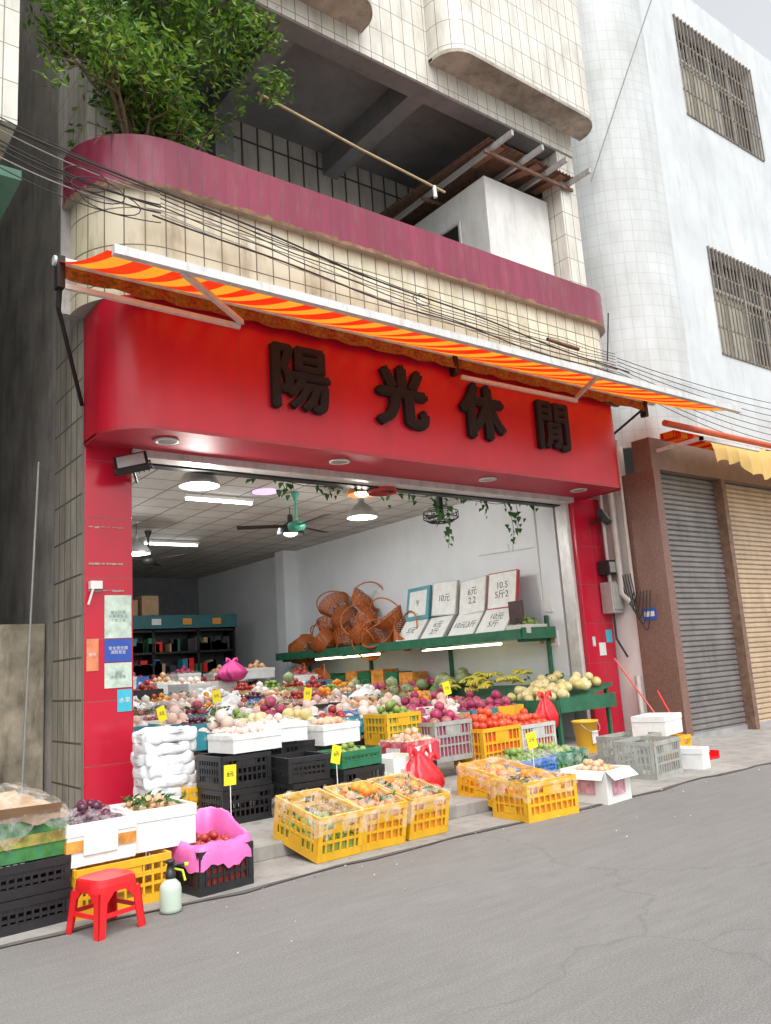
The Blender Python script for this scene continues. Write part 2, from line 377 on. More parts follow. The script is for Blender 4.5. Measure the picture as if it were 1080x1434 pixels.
mb.box(8.46,8.5,8.5,9.3,7.45,8.15,blackm); mb.box(8.44,8.475,8.45,8.5,7.4,8.2,alu); mb.box(8.44,8.475,9.3,9.35,7.4,8.2,alu); mb.box(8.44,8.475,8.5,9.3,8.15,8.2,alu)
mb.build('balcony_room',B,bevel=.01)
mb=MB()
zf=lambda y:8.84+.05*(y-7)
n=200; vs=[];fs=[]
for i in range(n+1):
    x=8.2+1.95*i/n; z=.018*math.sin(i*math.pi*.25)
    vs+=[(x,7.45,zf(7.35)+z+.1),(x,10.19,zf(10.19)+z+.1)]
for i in range(n): fs.append((2*i,2*i+2,2*i+3,2*i+1))
mb.add(vs,fs,rust,True)
for x in (8.3,8.95,9.5,10.05):
    mb.box(x,x+.05,7.1,10.1,8.84,8.92,galv)
for y in (7.55,9.0): mb.box(8.2,10.2,y,y+.04,8.79,8.84,rust)
for x in (8.4,9.2,9.8): mb.box(x,x+.16,7.5,8.1,8.93,8.945,M('old_board',(.3,.16,.1),.8),Matrix.Rotation(.3*math.sin(x*9),3,'Z'))
mb.build('corrugated_roof',B)
mb=MB(); mb.tube([(4.5,7.75,8.35),(6.0,7.75,8.15),(7.5,7.75,8.0)],.018,M('bamboo',(.45,.36,.2),.6),8)
mb.tube([(7.3,7.75,8.03),(7.3,7.74,7.85)],.03,paperw,6); mb.build('clothes_pole',B)
# ------------------------------------------------------------------ interior
I=E('shop_interior')
mb=MB()
mb.box(10.35,10.6,8.8,22.6,.12,4.3,inwall)
mb.box(10.0,10.35,16.9,17.3,.12,4.3,inwall)
mb.box(2.93,3.1,8.96,22.6,.12,4.3,inwall)
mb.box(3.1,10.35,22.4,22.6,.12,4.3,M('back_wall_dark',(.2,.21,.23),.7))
mb.build('walls',I)
mb=MB(); mb.box(2.93,10.6,8.40,22.6,.0,.121,TILE('floor_tile',(.42,.40,.36),(.38,.36,.33),(.2,.19,.17),.6,.6,.006,.35,.4)); mb.build('floor',I)
mb=MB(); mb.box(3.1,10.35,8.8,22.4,4.28,4.34,TILE('ceiling_tile',(.66,.65,.62),(.60,.59,.56),(.13,.13,.12),.62,.62,.016,.7,.5,(.4,.35,.28),bmp=.1)); mb.build('ceiling',I)
cb=M('cabinet_dark',(.035,.04,.045),.4); hdr=M('fridge_header',(.03,.12,.13),.4)
mb=MB()
mb.box(3.2,9.9,20.5,21.5,.12,2.5,cb); mb.box(3.2,9.9,20.4,21.5,2.55,2.95,hdr)
for k in range(9):
    x=3.3+k*.72; mb.box(x,x+.62,20.46,20.5,.3,2.4,glassd)
    for q in range(5):
        for j in range(4): mb.box(x+.05+.14*j,x+.14+.14*j,20.40,20.45,.45+.4*q,.45+.4*q+random.uniform(.12,.28),random.choice([bluep,redp,tealp,card,yel,cb,greenp]))
mb.build('drink_fridge',I)
mb=MB()
for zz in (.5,1.0,1.5,2.0,2.5): mb.box(6.2,9.4,18.3,18.9,zz,zz+.05,blackm)
for x in (6.2,7.3,8.4,9.35): mb.box(x,x+.05,18.3,18.9,.12,2.9,blackm)
mb.box(6.2,9.4,18.85,18.9,.12,2.8,cb)
mb.box(6.2,9.4,18.2,18.3,2.58,2.88,M('shelf_header',(.03,.14,.16),.5))
for k in range(130):
    x=random.uniform(6.25,9.2); z=random.choice([.55,1.05,1.55,2.05]); h=random.uniform(.15,.34)
    mb.box(x,x+.16,18.32,18.6,z,z+h,random.choice([bluep,greenp,card,cb,redp,tealp,black,cb,cb]))
ob=M('orange_box',(.75,.3,.04),.5)
for k in range(4):
    x=6.5+.75*k; mb.box(x,x+.22,18.19,18.2,2.66,2.80,random.choice([paperw,ob,hdr]))
mb.build('shelf_rack',I)
mb=MB()
for x,z,w_,h in ((6.5,2.9,.5,.35),(7.1,2.9,.4,.45),(4.8,3.0,.6,.4),(5.5,3.0,.5,.5)):
    y=18.4 if z<2.95 else 20.6
    mb.box(x,x+w_,y,y+.4,z,z+h,card)
mb.build('carton_stack',I)
# ------------------------------------------------------------------ helpers for goods
def heap(w,d,z,r,dens=1.0):
    P=[];Rr=[]
    for L in range(3):
        s=2*r*.93; f=1-L*.28
        ww=w*f/2-r;dd=d*f/2-r
        if ww<0 or dd<0: break
        nx=max(1,int(2*ww/s)+1);ny=max(1,int(2*dd/s)+1)
        for i in range(nx):
            for j in range(ny):
                if random.random()>dens*(1-.12*L): continue
                x=-ww+2*ww*(i+.5*(j%2)*.6)/max(1,nx-1+.3) if nx>1 else 0; y=-dd+2*dd*j/max(1,ny-1) if ny>1 else 0
                P.append((x+random.uniform(-.3,.3)*r,y+random.uniform(-.3,.3)*r,z+L*r*1.25+random.uniform(-.2,.25)*r)); Rr.append(r*random.uniform(.86,1.1))
    return P,Rr
def leaf(mb,c,s,mat):
    a=Vector((random.gauss(0,1),random.gauss(0,1),random.gauss(0,.6))).normalized(); b=a.orthogonal().normalized()
    b=(Matrix.Rotation(random.uniform(0,6.28),3,a)@b); n_=a.cross(b)
    w=s*.38
    mb.add([c-a*s*.5,c+b*w*.5+n_*w*.2,c+a*s*.5,c-b*w*.5+n_*w*.2],[(0,1,2),(0,2,3)],mat)
def sheet(mb,w,d,ztop,drop,mat,seed,n=30,over=.02,inner=.03,bulge=0.0):
    rs=random.Random(seed); ph=[rs.uniform(0,6.28) for _ in range(8)]
    g=[]
    for i in range(n+1):
        for j in range(n+1):
            u=i/n*2-1; v_=j/n*2-1; ed=max(abs(u),abs(v_)); an=math.atan2(v_,u)
            wr=.5*math.sin(an*5+ph[0])+.3*math.sin(an*11+ph[1])+.2*math.sin(an*19+ph[2])
            E0=.80
            if ed<=E0:
                q=ed/E0; x=u/E0*w/2*.99; y=v_/E0*d/2*.99
                z=ztop-inner*(1-q**2)+bulge*(1-q**2)+.012*math.sin(u*9+ph[3]+v_*4)+.010*math.sin(v_*13+ph[4]-u*5)+rs.uniform(-.004,.004)
            else:
                q=(ed-E0)/(1-E0); k=1/ed
                x=u*k*(w/2+over+.012*wr*q); y=v_*k*(d/2+over+.012*wr*q)
                z=ztop+.006-q*drop*(1+.55*wr)+rs.uniform(-.003,.003)
            g.append((x,y,z))
    fs=[(i*(n+1)+j,(i+1)*(n+1)+j,(i+1)*(n+1)+j+1,i*(n+1)+j+1) for i in range(n) for j in range(n)]
    mb.add(g,fs,mat,True)
CR={}
def crate_mesh(w,d,h,mat,ribs=8):
    key=(w,d,h,mat.name,ribs)
    if key in CR: return CR[key]
    mb=MB(); t=.012; X=w/2;Y=d/2
    mb.box(-X,X,-Y,Y,0,.015,mat)
    for (ax,L,s) in ((0,w,-1),(0,w,1),(1,d,-1),(1,d,1)):
        def bx(a0,a1,z0,z1,tt=t,o=0):
            e=(Y if ax==0 else X)
            lo,hi=sorted((s*(e+o),s*(e-tt)))
            if ax==0: mb.box(a0,a1,lo,hi,z0,z1,mat)
            else: mb.box(lo,hi,a0,a1,z0,z1,mat)
        H=L/2-(0 if ax==0 else t+.001)
        bx(-H,H,h-.045,h,.012,.008 if ax==0 else .006); bx(-H,H,.0151,.06)
        bx(-H,H,h*.60,h*.60+.03,t-.002)
        bx(-H,H,h*.38,h*.38+.02,t-.002)
        n=int(ribs*L/.55)
        for k in range(n+1):
            a=-H+.006+(2*H-.012)*k/n; wd=.007
            if k in (0,n): wd=.02
            a=min(max(a,-H+wd),H-wd)
            bx(a-wd,a+wd,.06,h-.045,t-.004,.003)
        if ax==0:
            bx(-H*.35,H*.35,h*.62+.012,h-.0455,t-.003,.0015)
        else: bx(-H*.3,H*.3,.061,h*.36,t-.003,.0015)
    o=mb.build('crate_src'); me=o.data; bpy.data.objects.remove(o); CR[key]=me; return me
SEED=[0]
def crate(name,x,y,z,w,d,h,mat,fruit=None,fr=.045,fill=.75,rot=0,tilt=0,hh=.0,dens=1,film=False,leaves=0,ribs=8,stack=1):
    e=E(name,(x,y,z),(tilt,0,math.radians(rot)))
    for k in range(stack):
        inst(crate_mesh(w,d,h,mat,ribs),'crate_body',e,(random.uniform(-.006,.006),random.uniform(-.006,.006),k*(h+.004)))
    zt=(stack-1)*(h+.004)
    if fruit:
        mb=MB(); P,Rr=heap(w-.05,d-.05,h*fill+hh+zt,fr,dens=dens); 
        mb.box(-w/2+.02,w/2-.02,-d/2+.02,d/2-.02,zt+.02,zt+h*fill-fr*.3,fruit)
        mb.balls(P,Rr,fruit,2)
        if leaves:
            for k in range(leaves):
                c=Vector((random.uniform(-w/2.6,w/2.6),random.uniform(-d/2.6,d/2.6),zt+h*fill+hh+fr*1.2+random.uniform(0,.06)))
                leaf(mb,c,random.uniform(.05,.09),vinem)
        mb.build('fruit',e)
    if film:
        SEED[0]+=1; mb=MB(); sheet(mb,w,d,zt+h+.012,h*.42,filmm,SEED[0],inner=-.02 if fruit and fill>.7 else .02)
        mb.build('plastic_film',e)
    return e
def openbox(name,x,y,z,w,d,h,mat,fruit=None,fr=.04,fill=.8,rot=0,t=.02,parent=None,dens=1,band=None,label=None,flaps=False,leaves=0,sub=2,film=False):
    e=E(name,(x,y,z),(0,0,math.radians(rot))) if parent is None else parent
    ox,oy,oz=(0,0,0) if parent is None else (x,y,z)
    mb=MB(); mb.T=Matrix.Translation((ox,oy,oz))@Matrix.Rotation(math.radians(rot) if parent else 0,4,'Z')
    X=w/2;Y=d/2
    mb.box(-X,X,-Y,-Y+t,0,h,mat); mb.box(-X,X,Y-t,Y,0,h,mat); mb.box(-X,-X+t,-Y+t,Y-t,0,h,mat); mb.box(X-t,X,-Y+t,Y-t,0,h,mat); mb.box(-X+t,X-t,-Y+t,Y-t,0,.02,mat)
    if mat is foam:
        mb.box(-X-.006,X+.006,-Y-.006,-Y-.0005,h*.72,h-.002,mat); mb.box(-X-.006,-X-.0005,-Y,Y,h*.72,h-.002,mat)
    if band: mb.box(-X-.008,X+.002,-Y-.009,Y+.003,h*.35,h*.62,band)
    if label: mb.box(-X*.55,X*.45,-Y-.012,-Y-.002,h*.25,h*.75,label); mb.box(-X-.011,-X-.002,-Y*.5,Y*.5,h*.3,h*.7,label)
    if flaps:
        for s_ in (-1,1):
            mb.box(-X,X,s_*(Y+.05)-.06,s_*(Y+.05)+.06,h-.04,h-.034,mat,Matrix.Rotation(-s_*.7,3,'X'))
            mb.box(s_*(X+.03)-.05,s_*(X+.03)+.05,-Y*.95,Y*.95,h-.04,h-.034,mat,Matrix.Rotation(s_*.9,3,'Y'))
    if fruit:
        mb.box(-X+t,X-t,-Y+t,Y-t,.021,h*fill-fr*.3,fruit)
        P,Rr=heap(w-2*t,d-2*t,h*fill,fr,dens=dens); mb.balls(P,Rr,fruit,sub)
        for k in range(leaves): leaf(mb,Vector((random.uniform(-X*.8,X*.8),random.uniform(-Y*.8,Y*.8),h*fill+fr*1.5+random.uniform(0,.05))),.07,vinem)
    if film:
        SEED[0]+=1; sheet(mb,w,d,h+.01,h*.3,filmm if film is True else film,SEED[0],n=18,inner=0,bulge=.05)
    mb.build(name if parent else 'box',e); return e
def pricetag(x,y,z,h=.25,rot=0,txt='5元'):
    e=E('price_tag',(x,y,z),(0,0,math.radians(rot)))
    mb=MB(); mb.tube([(0,0,0),(0,0,h)],.004,paperw,5)
    R=Matrix.Rotation(random.uniform(-.35,.35),3,'Y'); mb.box(-.055,.055,-.004,.004,h,h+.15,yelcard,R); mb.build('card',e)
    TEXT(txt,.045,(0,-.007,h+.08),(RX,0,0),ink,'price_text',e,.0005,0)
# ------------------------------------------------------------------ kerbside goods
crate('yellow_crate',3.60,5.76,.066,.42,.60,.33,yel,F_grn,.035,.40,rot=3,tilt=.20,film=True,dens=.5,leaves=14)
crate('yellow_crate',4.06,5.78,.066,.42,.60,.33,yel,F_or,.042,.80,rot=-2,tilt=.20,film=True,leaves=34)
crate('yellow_crate',4.53,5.80,.066,.42,.60,.33,yel,F_or,.04,.72,rot=1,tilt=.20,film=True,leaves=80)
crate('yellow_crate',5.72,5.42,0,.62,.46,.33,yel,F_or,.045,.72,rot=-3,film=True,leaves=60)
crate('yellow_crate',5.88,6.02,.07,.58,.60,.30,yel,F_or,.045,.5,rot=4,tilt=.17,film=True,leaves=10)
openbox('white_carton',6.62,5.44,0,.42,.5,.30,paperw,F_pea,.04,.8,rot=6,label=M('pink_print',(.7,.35,.4),.6,var=.5,vs=14),flaps=True)
crate('blue_crate',6.75,6.6,.12,.72,.5,.20,bluep,F_grn,.045,.8,rot=5,film=True,leaves=20)
crate('green_crate',7.45,6.75,.0,.70,.5,.32,greenp,F_grn,.045,.8,rot=-4,film=True)
crate('grey_crate',8.16,5.92,0,.62,.5,.40,greyp,None,rot=8,ribs=10)
crate('grey_crate',8.55,6.45,0,.62,.5,.40,greyp,None,rot=4,ribs=10)
crate('yellow_crate',9.0,6.3,0,.5,.5,.34,yel,None,rot=4)
openbox('polystyrene_box',9.15,6.45,.345,.6,.42,.24,foam,None,rot=14,t=.035)
openbox('polystyrene_box',8.86,5.83,0,.22,.34,.24,foam,None,rot=12,t=.03)
crate('black_crate',1.27,5.80,0,.74,.66,.19,black,None,rot=4,ribs=12,stack=2)
cg=M('carton_green',(.05,.22,.05),.5,var=.7,vs=7,dirt=.7,dcol=(.02,.1,.3))
openbox('fruit_carton',1.27,5.80,.39,.70,.60,.24,cg,None,rot=4,band=M('carton_band',(.30,.30,.06),.5,var=.7,vs=12,dirt=.7,dcol=(.45,.08,.02)))
mb=MB(); sheet(mb,.66,.56,.05,.05,M('kraft_wrap',(.42,.29,.17),.6,var=.25,vs=5,bmp=.5,bs=10),91,inner=.0,bulge=.09,over=.03)
for a in (0,2):
    R=Matrix.Rotation(a*math.pi/2+.1,3,'Z')
    vs=[R@Vector(p) for p in ((-.3,-.30,.03),(.3,-.30,.03),(.28,-.40,.10),(-.28,-.42,.12))]; mb.add([tuple(q) for q in vs],[(0,1,2,3)],card)
sheet(mb,.70,.62,.085,.16,filmm,17,inner=-.02,bulge=.11,over=.02)
mb.build('paper_wrap',loc=(1.27,5.80,.61))
crate('yellow_crate',1.98,5.72,0,.62,.5,.29,yel,None,rot=2,ribs=9)
tape=M('orange_label',(.75,.32,.06),.5,var=.5,vs=12)
openbox('polystyrene_box',1.84,5.76,.30,.44,.5,.25,foam,F_pur,.035,.92,rot=3,t=.03,band=tape,label=paperw,film=True)
openbox('polystyrene_box',2.30,5.82,.30,.44,.5,.26,foam,F_pea,.03,.85,rot=-2,t=.03,leaves=70)
crate('black_crate',2.60,5.60,0,.42,.52,.28,black,F_red,.03,.9,rot=6,ribs=12)
# pink basket liner: slatted pink tub with a soft folded rim, standing in the black crate
mb=MB(); n=72; vs=[];fs=[]
prof=[(.90,.05),(.98,.27),(1.06,.285),(1.09,.24),(1.06,.238),(1.0,.262),(.93,.24),(.86,.10)]
prof=[(1.10,.17),(1.09,.24),(1.05,.30),(.97,.325),(.90,.31),(.86,.24),(.82,.2)]
for L,(s,z) in enumerate(prof):
    for k in range(n):
        t=2*math.pi*k/n; cx,cy=math.cos(t),math.sin(t); p_=7; q=(abs(cx)**p_+abs(cy)**p_)**(-1/p_)
        wv=.012*math.sin(k*.52+1)+.006*math.sin(k*1.6)
        lift=.15*max(0,math.cos(t-.7))**1.2*(1 if L in(2,3,4) else .6 if L in (1,5) else .25)
        vs.append((cx*q*.21*s+wv*.3*(L<4),cy*q*.26*s+wv*.3*(L<4),z+wv*(1.6 if L==0 else .5)+lift))
for L in range(len(prof)-1):
    for k in range(n): fs.append((L*n+k,L*n+(k+1)%n,(L+1)*n+(k+1)%n,(L+1)*n+k))
mb.add(vs,fs,pinkp,True); mb.build('pink_plastic_liner',loc=(2.60,5.60,0),rot=(0,0,math.radians(6)))
mb=MB(); H=.36
mb.T=Matrix.Translation((1.75,5.14,0))@Matrix.Rotation(math.radians(16),4,'Z')@Matrix.Scale(.84,4)
def sqr(a,z):
    out=[]
    for k in range(32):
        t=2*math.pi*(k+.5)/32; c_,s_=math.cos(t),math.sin(t); p=5; q=(abs(c_)**p+abs(s_)**p)**(-1/p)
        out.append((a*c_*q,a*s_*q,z))
    return out
rings=[sqr(.10,H-.008),sqr(.13,H-.004),sqr(.150,H),sqr(.160,H-.010),sqr(.166,H-.045),sqr(.168,H-.085),sqr(.162,H-.086)]
for i in range(len(rings)-1):
    vs=rings[i]+rings[i+1]; mb.add(vs,[(k,32+k,32+(k+1)%32,(k+1)%32) for k in range(32)],redp,True)
mb.add(rings[0],[tuple(range(32))],redp)
def slab(P,inn):
    vs=[tuple(q) for q in P]+[tuple(Vector(q)+inn) for q in P]
    mb.add(vs,[(0,1,2,3),(7,6,5,4),(0,4,5,1),(1,5,6,2),(2,6,7,3),(3,7,4,0)],redp)
for a in range(4):
    R=Matrix.Rotation(a*math.pi/2,4,'Z'); R3=R.to_3x3()
    for sw in (0,1):
        def P3(along,zc,off):
            k1=1+.20*(1-zc/H); o=.158*k1; 
            v_=(o,along*k1) if sw==0 else (along*k1,o)
            return R3@Vector((v_[0],v_[1],zc))
        inn=R3@Vector((-.010,0,0) if sw==0 else (0,-.010,0))
        slab([P3(.158,H-.08,0),P3(.095,H-.08,0),P3(.112,0,0),P3(.158,0,0)],inn)
        slab([P3(.096,H-.08,0),P3(.04,H-.081,0),P3(.10,H-.15,0),P3(.103,H-.15,0)],inn)
    k1=1+.2*(1-.12/H)
    slab([R3@Vector((-.10*k1,.157*k1,.12)),R3@Vector((.10*k1,.157*k1,.12)),R3@Vector((.10*k1,.155*k1,.15)),R3@Vector((-.10*k1,.155*k1,.15))],R3@Vector((0,-.01,0)))
mb.build('red_plastic_stool')
mb=MB(); bot=M('bottle_plastic',(.50,.60,.50),.25,var=.1)
mb.T=Matrix.Scale(.86,4)
mb.lathe([(.05,0),(.075,.008),(.078,.03),(.078,.16),(.07,.19),(.045,.215),(.034,.225),(.034,.235)],(0,0,0),bot,24)
mb.lathe([(.036,.23),(.038,.275),(.03,.28),(.02,.33),(.035,.335),(.035,.352),(.012,.36)],(0,0,0),black,16)
mb.tube([(0,0,.31),(.05,-.02,.318),(.10,-.03,.31)],.012,black,8); ny_=M('nozzle_yellow',(.6,.7,.05),.4); mb.tube([(.095,-.03,.31),(.12,-.035,.308)],.015,ny_,8)
mb.tube([(.03,0,.29),(.085,-.02,.27),(.10,-.03,.20)],.009,ny_,8)
mb.build('spray_bottle',loc=(2.16,5.17,0))
e=E('white_sack_stack',(3.22,7.80,.12))
mb=MB()
for k in range(8):
    v_,f_=ICO[4]; v_=v_.copy(); v_=np.sign(v_)*np.abs(v_)**.45; v_*=np.array((.255,.24,.075)); 
    an=np.arctan2(v_[:,1],v_[:,0]); rr=.012*np.sin(an*9+k*2.1)+.010*np.sin(an*17+k)
    v_[:,0]+=rr*np.cos(an); v_[:,1]+=rr*np.sin(an); v_[:,2]+=.010*np.sin(v_[:,0]*33+k*1.7)+.009*np.cos(v_[:,1]*38+k)
    v_+=np.array((random.uniform(-.02,.02),random.uniform(-.01,.01),.06+k*.10)); mb.add(v_.tolist(),f_.tolist(),whitep,True)
mb.build('sacks',e)
crate('black_crate',3.62,7.15,.12,.5,.5,.29,black,None,ribs=12,stack=2,rot=2)
crate('black_crate',4.12,6.85,.12,.42,.5,.30,black,None,ribs=12,stack=1,rot=0)
crate('black_crate',4.12,6.88,.424,.42,.5,.22,black,None,ribs=12,rot=-5)
crate('yellow_crate',3.50,7.55,.12,.44,.3,.30,yel,None,ribs=9)
crate('green_crate',4.60,6.70,.50,.50,.36,.15,greenp,F_grn,.04,.5,rot=6,ribs=10)
crate('black_crate',4.60,6.75,.12,.50,.5,.37,black,None,ribs=12,rot=4)
openbox('polystyrene_box',3.72,7.12,.72,.52,.44,.16,foam,F_wh,.04,.8,rot=5,t=.03,film=True)
openbox('polystyrene_box',4.22,7.42,.74,.5,.42,.18,foam,F_wh,.04,.7,rot=-6,t=.03,film=True)
openbox('polystyrene_box',4.82,7.38,.66,.50,.42,.20,foam,F_pea,.045,.8,rot=8,t=.03,film=True)
crate('black_crate',4.5,7.5,.12,.62,.44,.30,black,None,ribs=12,stack=2)
openbox('fruit_carton',5.06,6.62,.12,.40,.40,.42,paperw,None,rot=8,band=M('band_yellow',(.8,.65,.1),.5,var=.4,vs=12),label=M('label_mix',(.7,.7,.62),.5,var=.5,vs=14))
openbox('fruit_carton',5.62,7.05,.40,.46,.42,.22,M('carton_red',(.6,.05,.08),.5,var=.4,vs=10),F_pea,.04,.9,rot=4,label=paperw,film=True)
crate('black_crate',5.60,7.1,.12,.46,.44,.27,black,None)
crate('yellow_crate',5.95,7.75,.12,.6,.44,.40,yel,None,stack=1)
crate('yellow_crate',5.95,7.75,.53,.50,.44,.34,yel,F_grn,.05,.9)
crate('grey_crate',6.46,7.50,.30,.58,.46,.44,greyp,F_pink,.07,.95,ribs=10)
crate('yellow_crate',7.05,7.35,.16,.66,.5,.46,yel,F_tom,.055,1.0,rot=3,hh=.03)
crate('grey_crate',7.78,7.45,.15,.64,.5,.44,M('pale_grey_plastic',(.55,.56,.52),.5,dirt=.3),F_tom,.055,.98,rot=2,ribs=10)
def bag(name,loc,s,mat,handles=True,seed=0):
    v_,f_=ICO[4]; v_=v_.copy(); ang=np.arctan2(v_[:,1],v_[:,0]); z=(v_[:,2]+1)/2
    r=(1.0-.72*np.clip((z-.45)/.55,0,1)**1.1)*(1+.09*np.sin(ang*7+seed+z*4)+.06*np.sin(ang*13+z*9)+.04*np.sin(ang*21+seed*3-z*14))
    q=np.sqrt(np.clip(1-v_[:,2]**2,0,1))**.6
    v2=np.stack([np.cos(ang)*r*q*s[0],np.sin(ang)*r*q*s[1],z*s[2]],1)
    mb=MB(); mb.add(v2.tolist(),f_.tolist(),mat,True)
    if handles:
        for a in (-1,1):
            mb.tube([(a*.02,0,s[2]*.90),(a*.06,.01,s[2]*1.02),(a*.10,.0,s[2]*1.06),(a*.12,-.01,s[2]*.92)],[.025,.035,.03,.01],mat,6)
    mb.build(name,loc=loc)
redbag=M('red_bag_plastic',(.75,.02,.03),.3,var=.2,vs=9,bmp=.9,bs=14)
bag('red_plastic_bag',(5.18,6.36,.12),(.22,.16,.46),redbag,seed=1)
bag('red_plastic_bag',(5.34,6.44,.12),(.15,.13,.38),redbag,seed=4)
bag('red_plastic_bag',(8.40,7.60,.42),(.17,.13,.48),redbag,seed=2)
mb=MB(); mb.lathe([(.13,0),(.16,.38),(.175,.385),(.175,.41),(.15,.41),(.14,.36),(.12,.02)],(0,0,0),M('bucket_yellow',(.75,.42,.03),.4),28); mb.box(-.06,.06,-.152,-.146,.12,.28,paperw)
mb.tube([(.17*math.cos(t),.0-.1*math.sin(t)-.07,.38-.12*math.sin(t)) for t in np.linspace(0,math.pi,12)],.004,steel,5)
mb.build('yellow_bucket',loc=(8.85,7.35,.12))
mb=MB()
mb.box(9.40,9.75,6.02,6.3,.01,.03,redp); mb.box(9.40,9.75,6.29,6.31,.01,.15,redp); mb.box(9.39,9.41,6.02,6.3,.01,.10,redp); mb.box(9.74,9.76,6.02,6.3,.01,.10,redp)
mb.tube([(9.57,6.3,.1),(9.60,6.7,.85)],.012,redp,8); mb.build('dustpan')
mb=MB(); mb.tube([(9.95,6.75,.15),(9.95,7.6,1.3)],.013,M('broom_handle',(.6,.1,.08),.5),8); mb.ball((9.96,6.7,.08),.12,M('broom_bristle',(.5,.4,.2),.9),2,(1.2,.5,.7)); mb.build('broom')
# ------------------------------------------------------------------ fruit display stand
D_=E('fruit_display_stand')
tw_=M('table_wood',(.3,.2,.12),.6)
mb=MB()
mb.box(3.35,6.15,8.2,13.0,.58,.62,tw_); mb.box(3.35,6.15,8.2,8.22,.2,.58,black)
for x in (3.4,4.7,6.05):
    for y in (8.25,10.5,12.9): mb.box(x,x+.05,y,y+.05,.12,.58,black)
mb.box(6.7,8.6,8.3,13.4,.5,.54,tw_)
for x in (6.75,8.5):
    for y in (8.35,10.8,13.3): mb.box(x,x+.05,y,y+.05,.12,.5,black)
mb.build('tables',D_)
ftypes=[(F_red,.055),(F_wh,.055),(F_grn,.05),(F_or,.052),(F_pea,.055),(F_pink,.07),(F_wh,.065),(F_pur,.035),(F_red,.05),(F_yel,.07),(F_pur,.03),(F_wh,.07),(F_mel,.10)]
bm_=[tealp,foam,foam,card,bluep,paperw,foam,tealp,black]
for r_,y in enumerate(np.arange(8.45,12.9,.56)):
    for c_,x in enumerate(np.arange(3.62,6.1,.49)):
        f,fr=random.choice(ftypes); m_=tealp if r_==0 else random.choice(bm_)
        openbox('fruit_tray',float(x)+random.uniform(-.02,.02),float(y),.62+r_*.035+random.uniform(0,.05),.45,.50,.16+random.uniform(0,.08),m_,f,fr,random.uniform(.55,.9),random.uniform(-4,4),.018,D_,sub=2 if r_<3 else 1,dens=random.uniform(.6,.95),film=(random.random()<.4),leaves=random.choice([0,0,10,25]))
for r_,y in enumerate(np.arange(8.6,13.3,.58)):
    for c_,x in enumerate(np.arange(6.95,8.55,.52)):
        f,fr=random.choice([(F_pink,.07),(F_pea,.06),(F_wh,.07),(F_mel,.10),(F_or,.055),(F_pink,.07)]) if r_<4 else random.choice(ftypes)
        openbox('fruit_tray',float(x),float(y),.54+r_*.05+random.uniform(0,.05),.5,.52,.18,random.choice([foam,card,tealp,yel]),f,fr,random.uniform(.7,.95),random.uniform(-4,4),.018,D_,sub=2 if r_<3 else 1,film=(random.random()<.35),leaves=random.choice([0,12]))
for k in range(34):
    x=random.uniform(4,9.2);y=random.uniform(13.2,16.5)
    openbox('fruit_tray',x,y,.85+random.uniform(0,.5),.5,.5,.2,random.choice([foam,foam,paperw,tealp,bluep,black]),random.choice([F_wh,F_red,F_pea,F_pink]),.06,.85,random.uniform(-20,20),.018,D_,sub=1,film=(random.random()<.4))
mb=MB(); mb.box(3.6,8.9,13.1,16.8,.12,.85,black); mb.build('back_table',D_)
for (x,y,z,sd) in ((4.9,9.9,.82,3),(5.5,10.9,.9,6),(4.2,11.4,.92,9),(7.6,10.6,.85,11),(5.8,12.4,.95,13)):
    bag('white_plastic_bag',(x,y,z),(.23,.18,.26),whitep,seed=sd)
bag('pink_net_bag',(7.2,14.2,1.3),(.28,.2,.4),M('pink_net',(.65,.06,.25),.5,bmp=.8),seed=8)
# ------------------------------------------------------------------ right wall stand
G=E('wall_fruit_stand')
gs=M('green_shelf',(.02,.14,.07),.5,var=.3,dirt=.3)
mb=MB()
mb.box(9.55,10.32,9.0,16.6,1.72,1.76,gs); mb.box(9.52,9.55,9.0,16.6,1.68,1.84,gs); mb.box(9.55,10.32,8.97,9.0,1.68,1.86,gs)
for y in (9.1,11.5,14,16.4):
    mb.box(10.27,10.33,y,y+.05,.12,2.05,gs); mb.box(9.6,10.3,y,y+.04,1.64,1.72,gs)
lo=[(9.05,7.95,.66),(10.3,7.95,.95),(10.3,16,.95),(9.05,16,.66)]
mb.add(lo+[(a,b_,c_-.04) for a,b_,c_ in lo],[(0,1,2,3),(7,6,5,4),(0,4,5,1),(1,5,6,2),(2,6,7,3),(3,7,4,0)],gs)
mb.box(9.02,9.05,7.93,16,.58,.78,gs); mb.box(9.05,10.3,7.92,7.95,.60,.80,gs)
for y in (8.0,10,12,14): 
    mb.box(9.1,9.15,y,y+.05,.12,.62,gs); mb.box(10.2,10.25,y,y+.05,.12,.9,gs)
mb.build('shelves',G)
mb=MB()
tub=EMI('tube_warm',(1,.85,.55),7)
for (y0,y1) in ((9.6,11.6),(12.9,15.2)): mb.tube([(9.7,y0,1.64),(9.7,y1,1.64)],.018,tub,8)
mb.build('shelf_tube_lights',G)
mb=MB()
def pile(x0,x1,y0,y1,mat,r,n,zoff=0,sq=1):
    for k in range(n):
        x=random.uniform(x0,x1);y=random.uniform(y0,y1); z=.66+.29*(x-9.05)/1.25+r+random.random()*r*1.6+zoff
        mb.balls([(x,y,z)],[r*random.uniform(.85,1.12)],mat,2,sq)
pile(9.15,10.1,8.05,9.1,F_yel,.075,70)
pile(9.15,10.1,10.7,11.6,F_mel,.12,24); pile(9.15,10.1,11.6,12.5,F_pink,.08,60); pile(9.15,10.1,12.5,14,F_or,.07,80); pile(9.15,10.1,14,15.9,F_pea,.08,70)
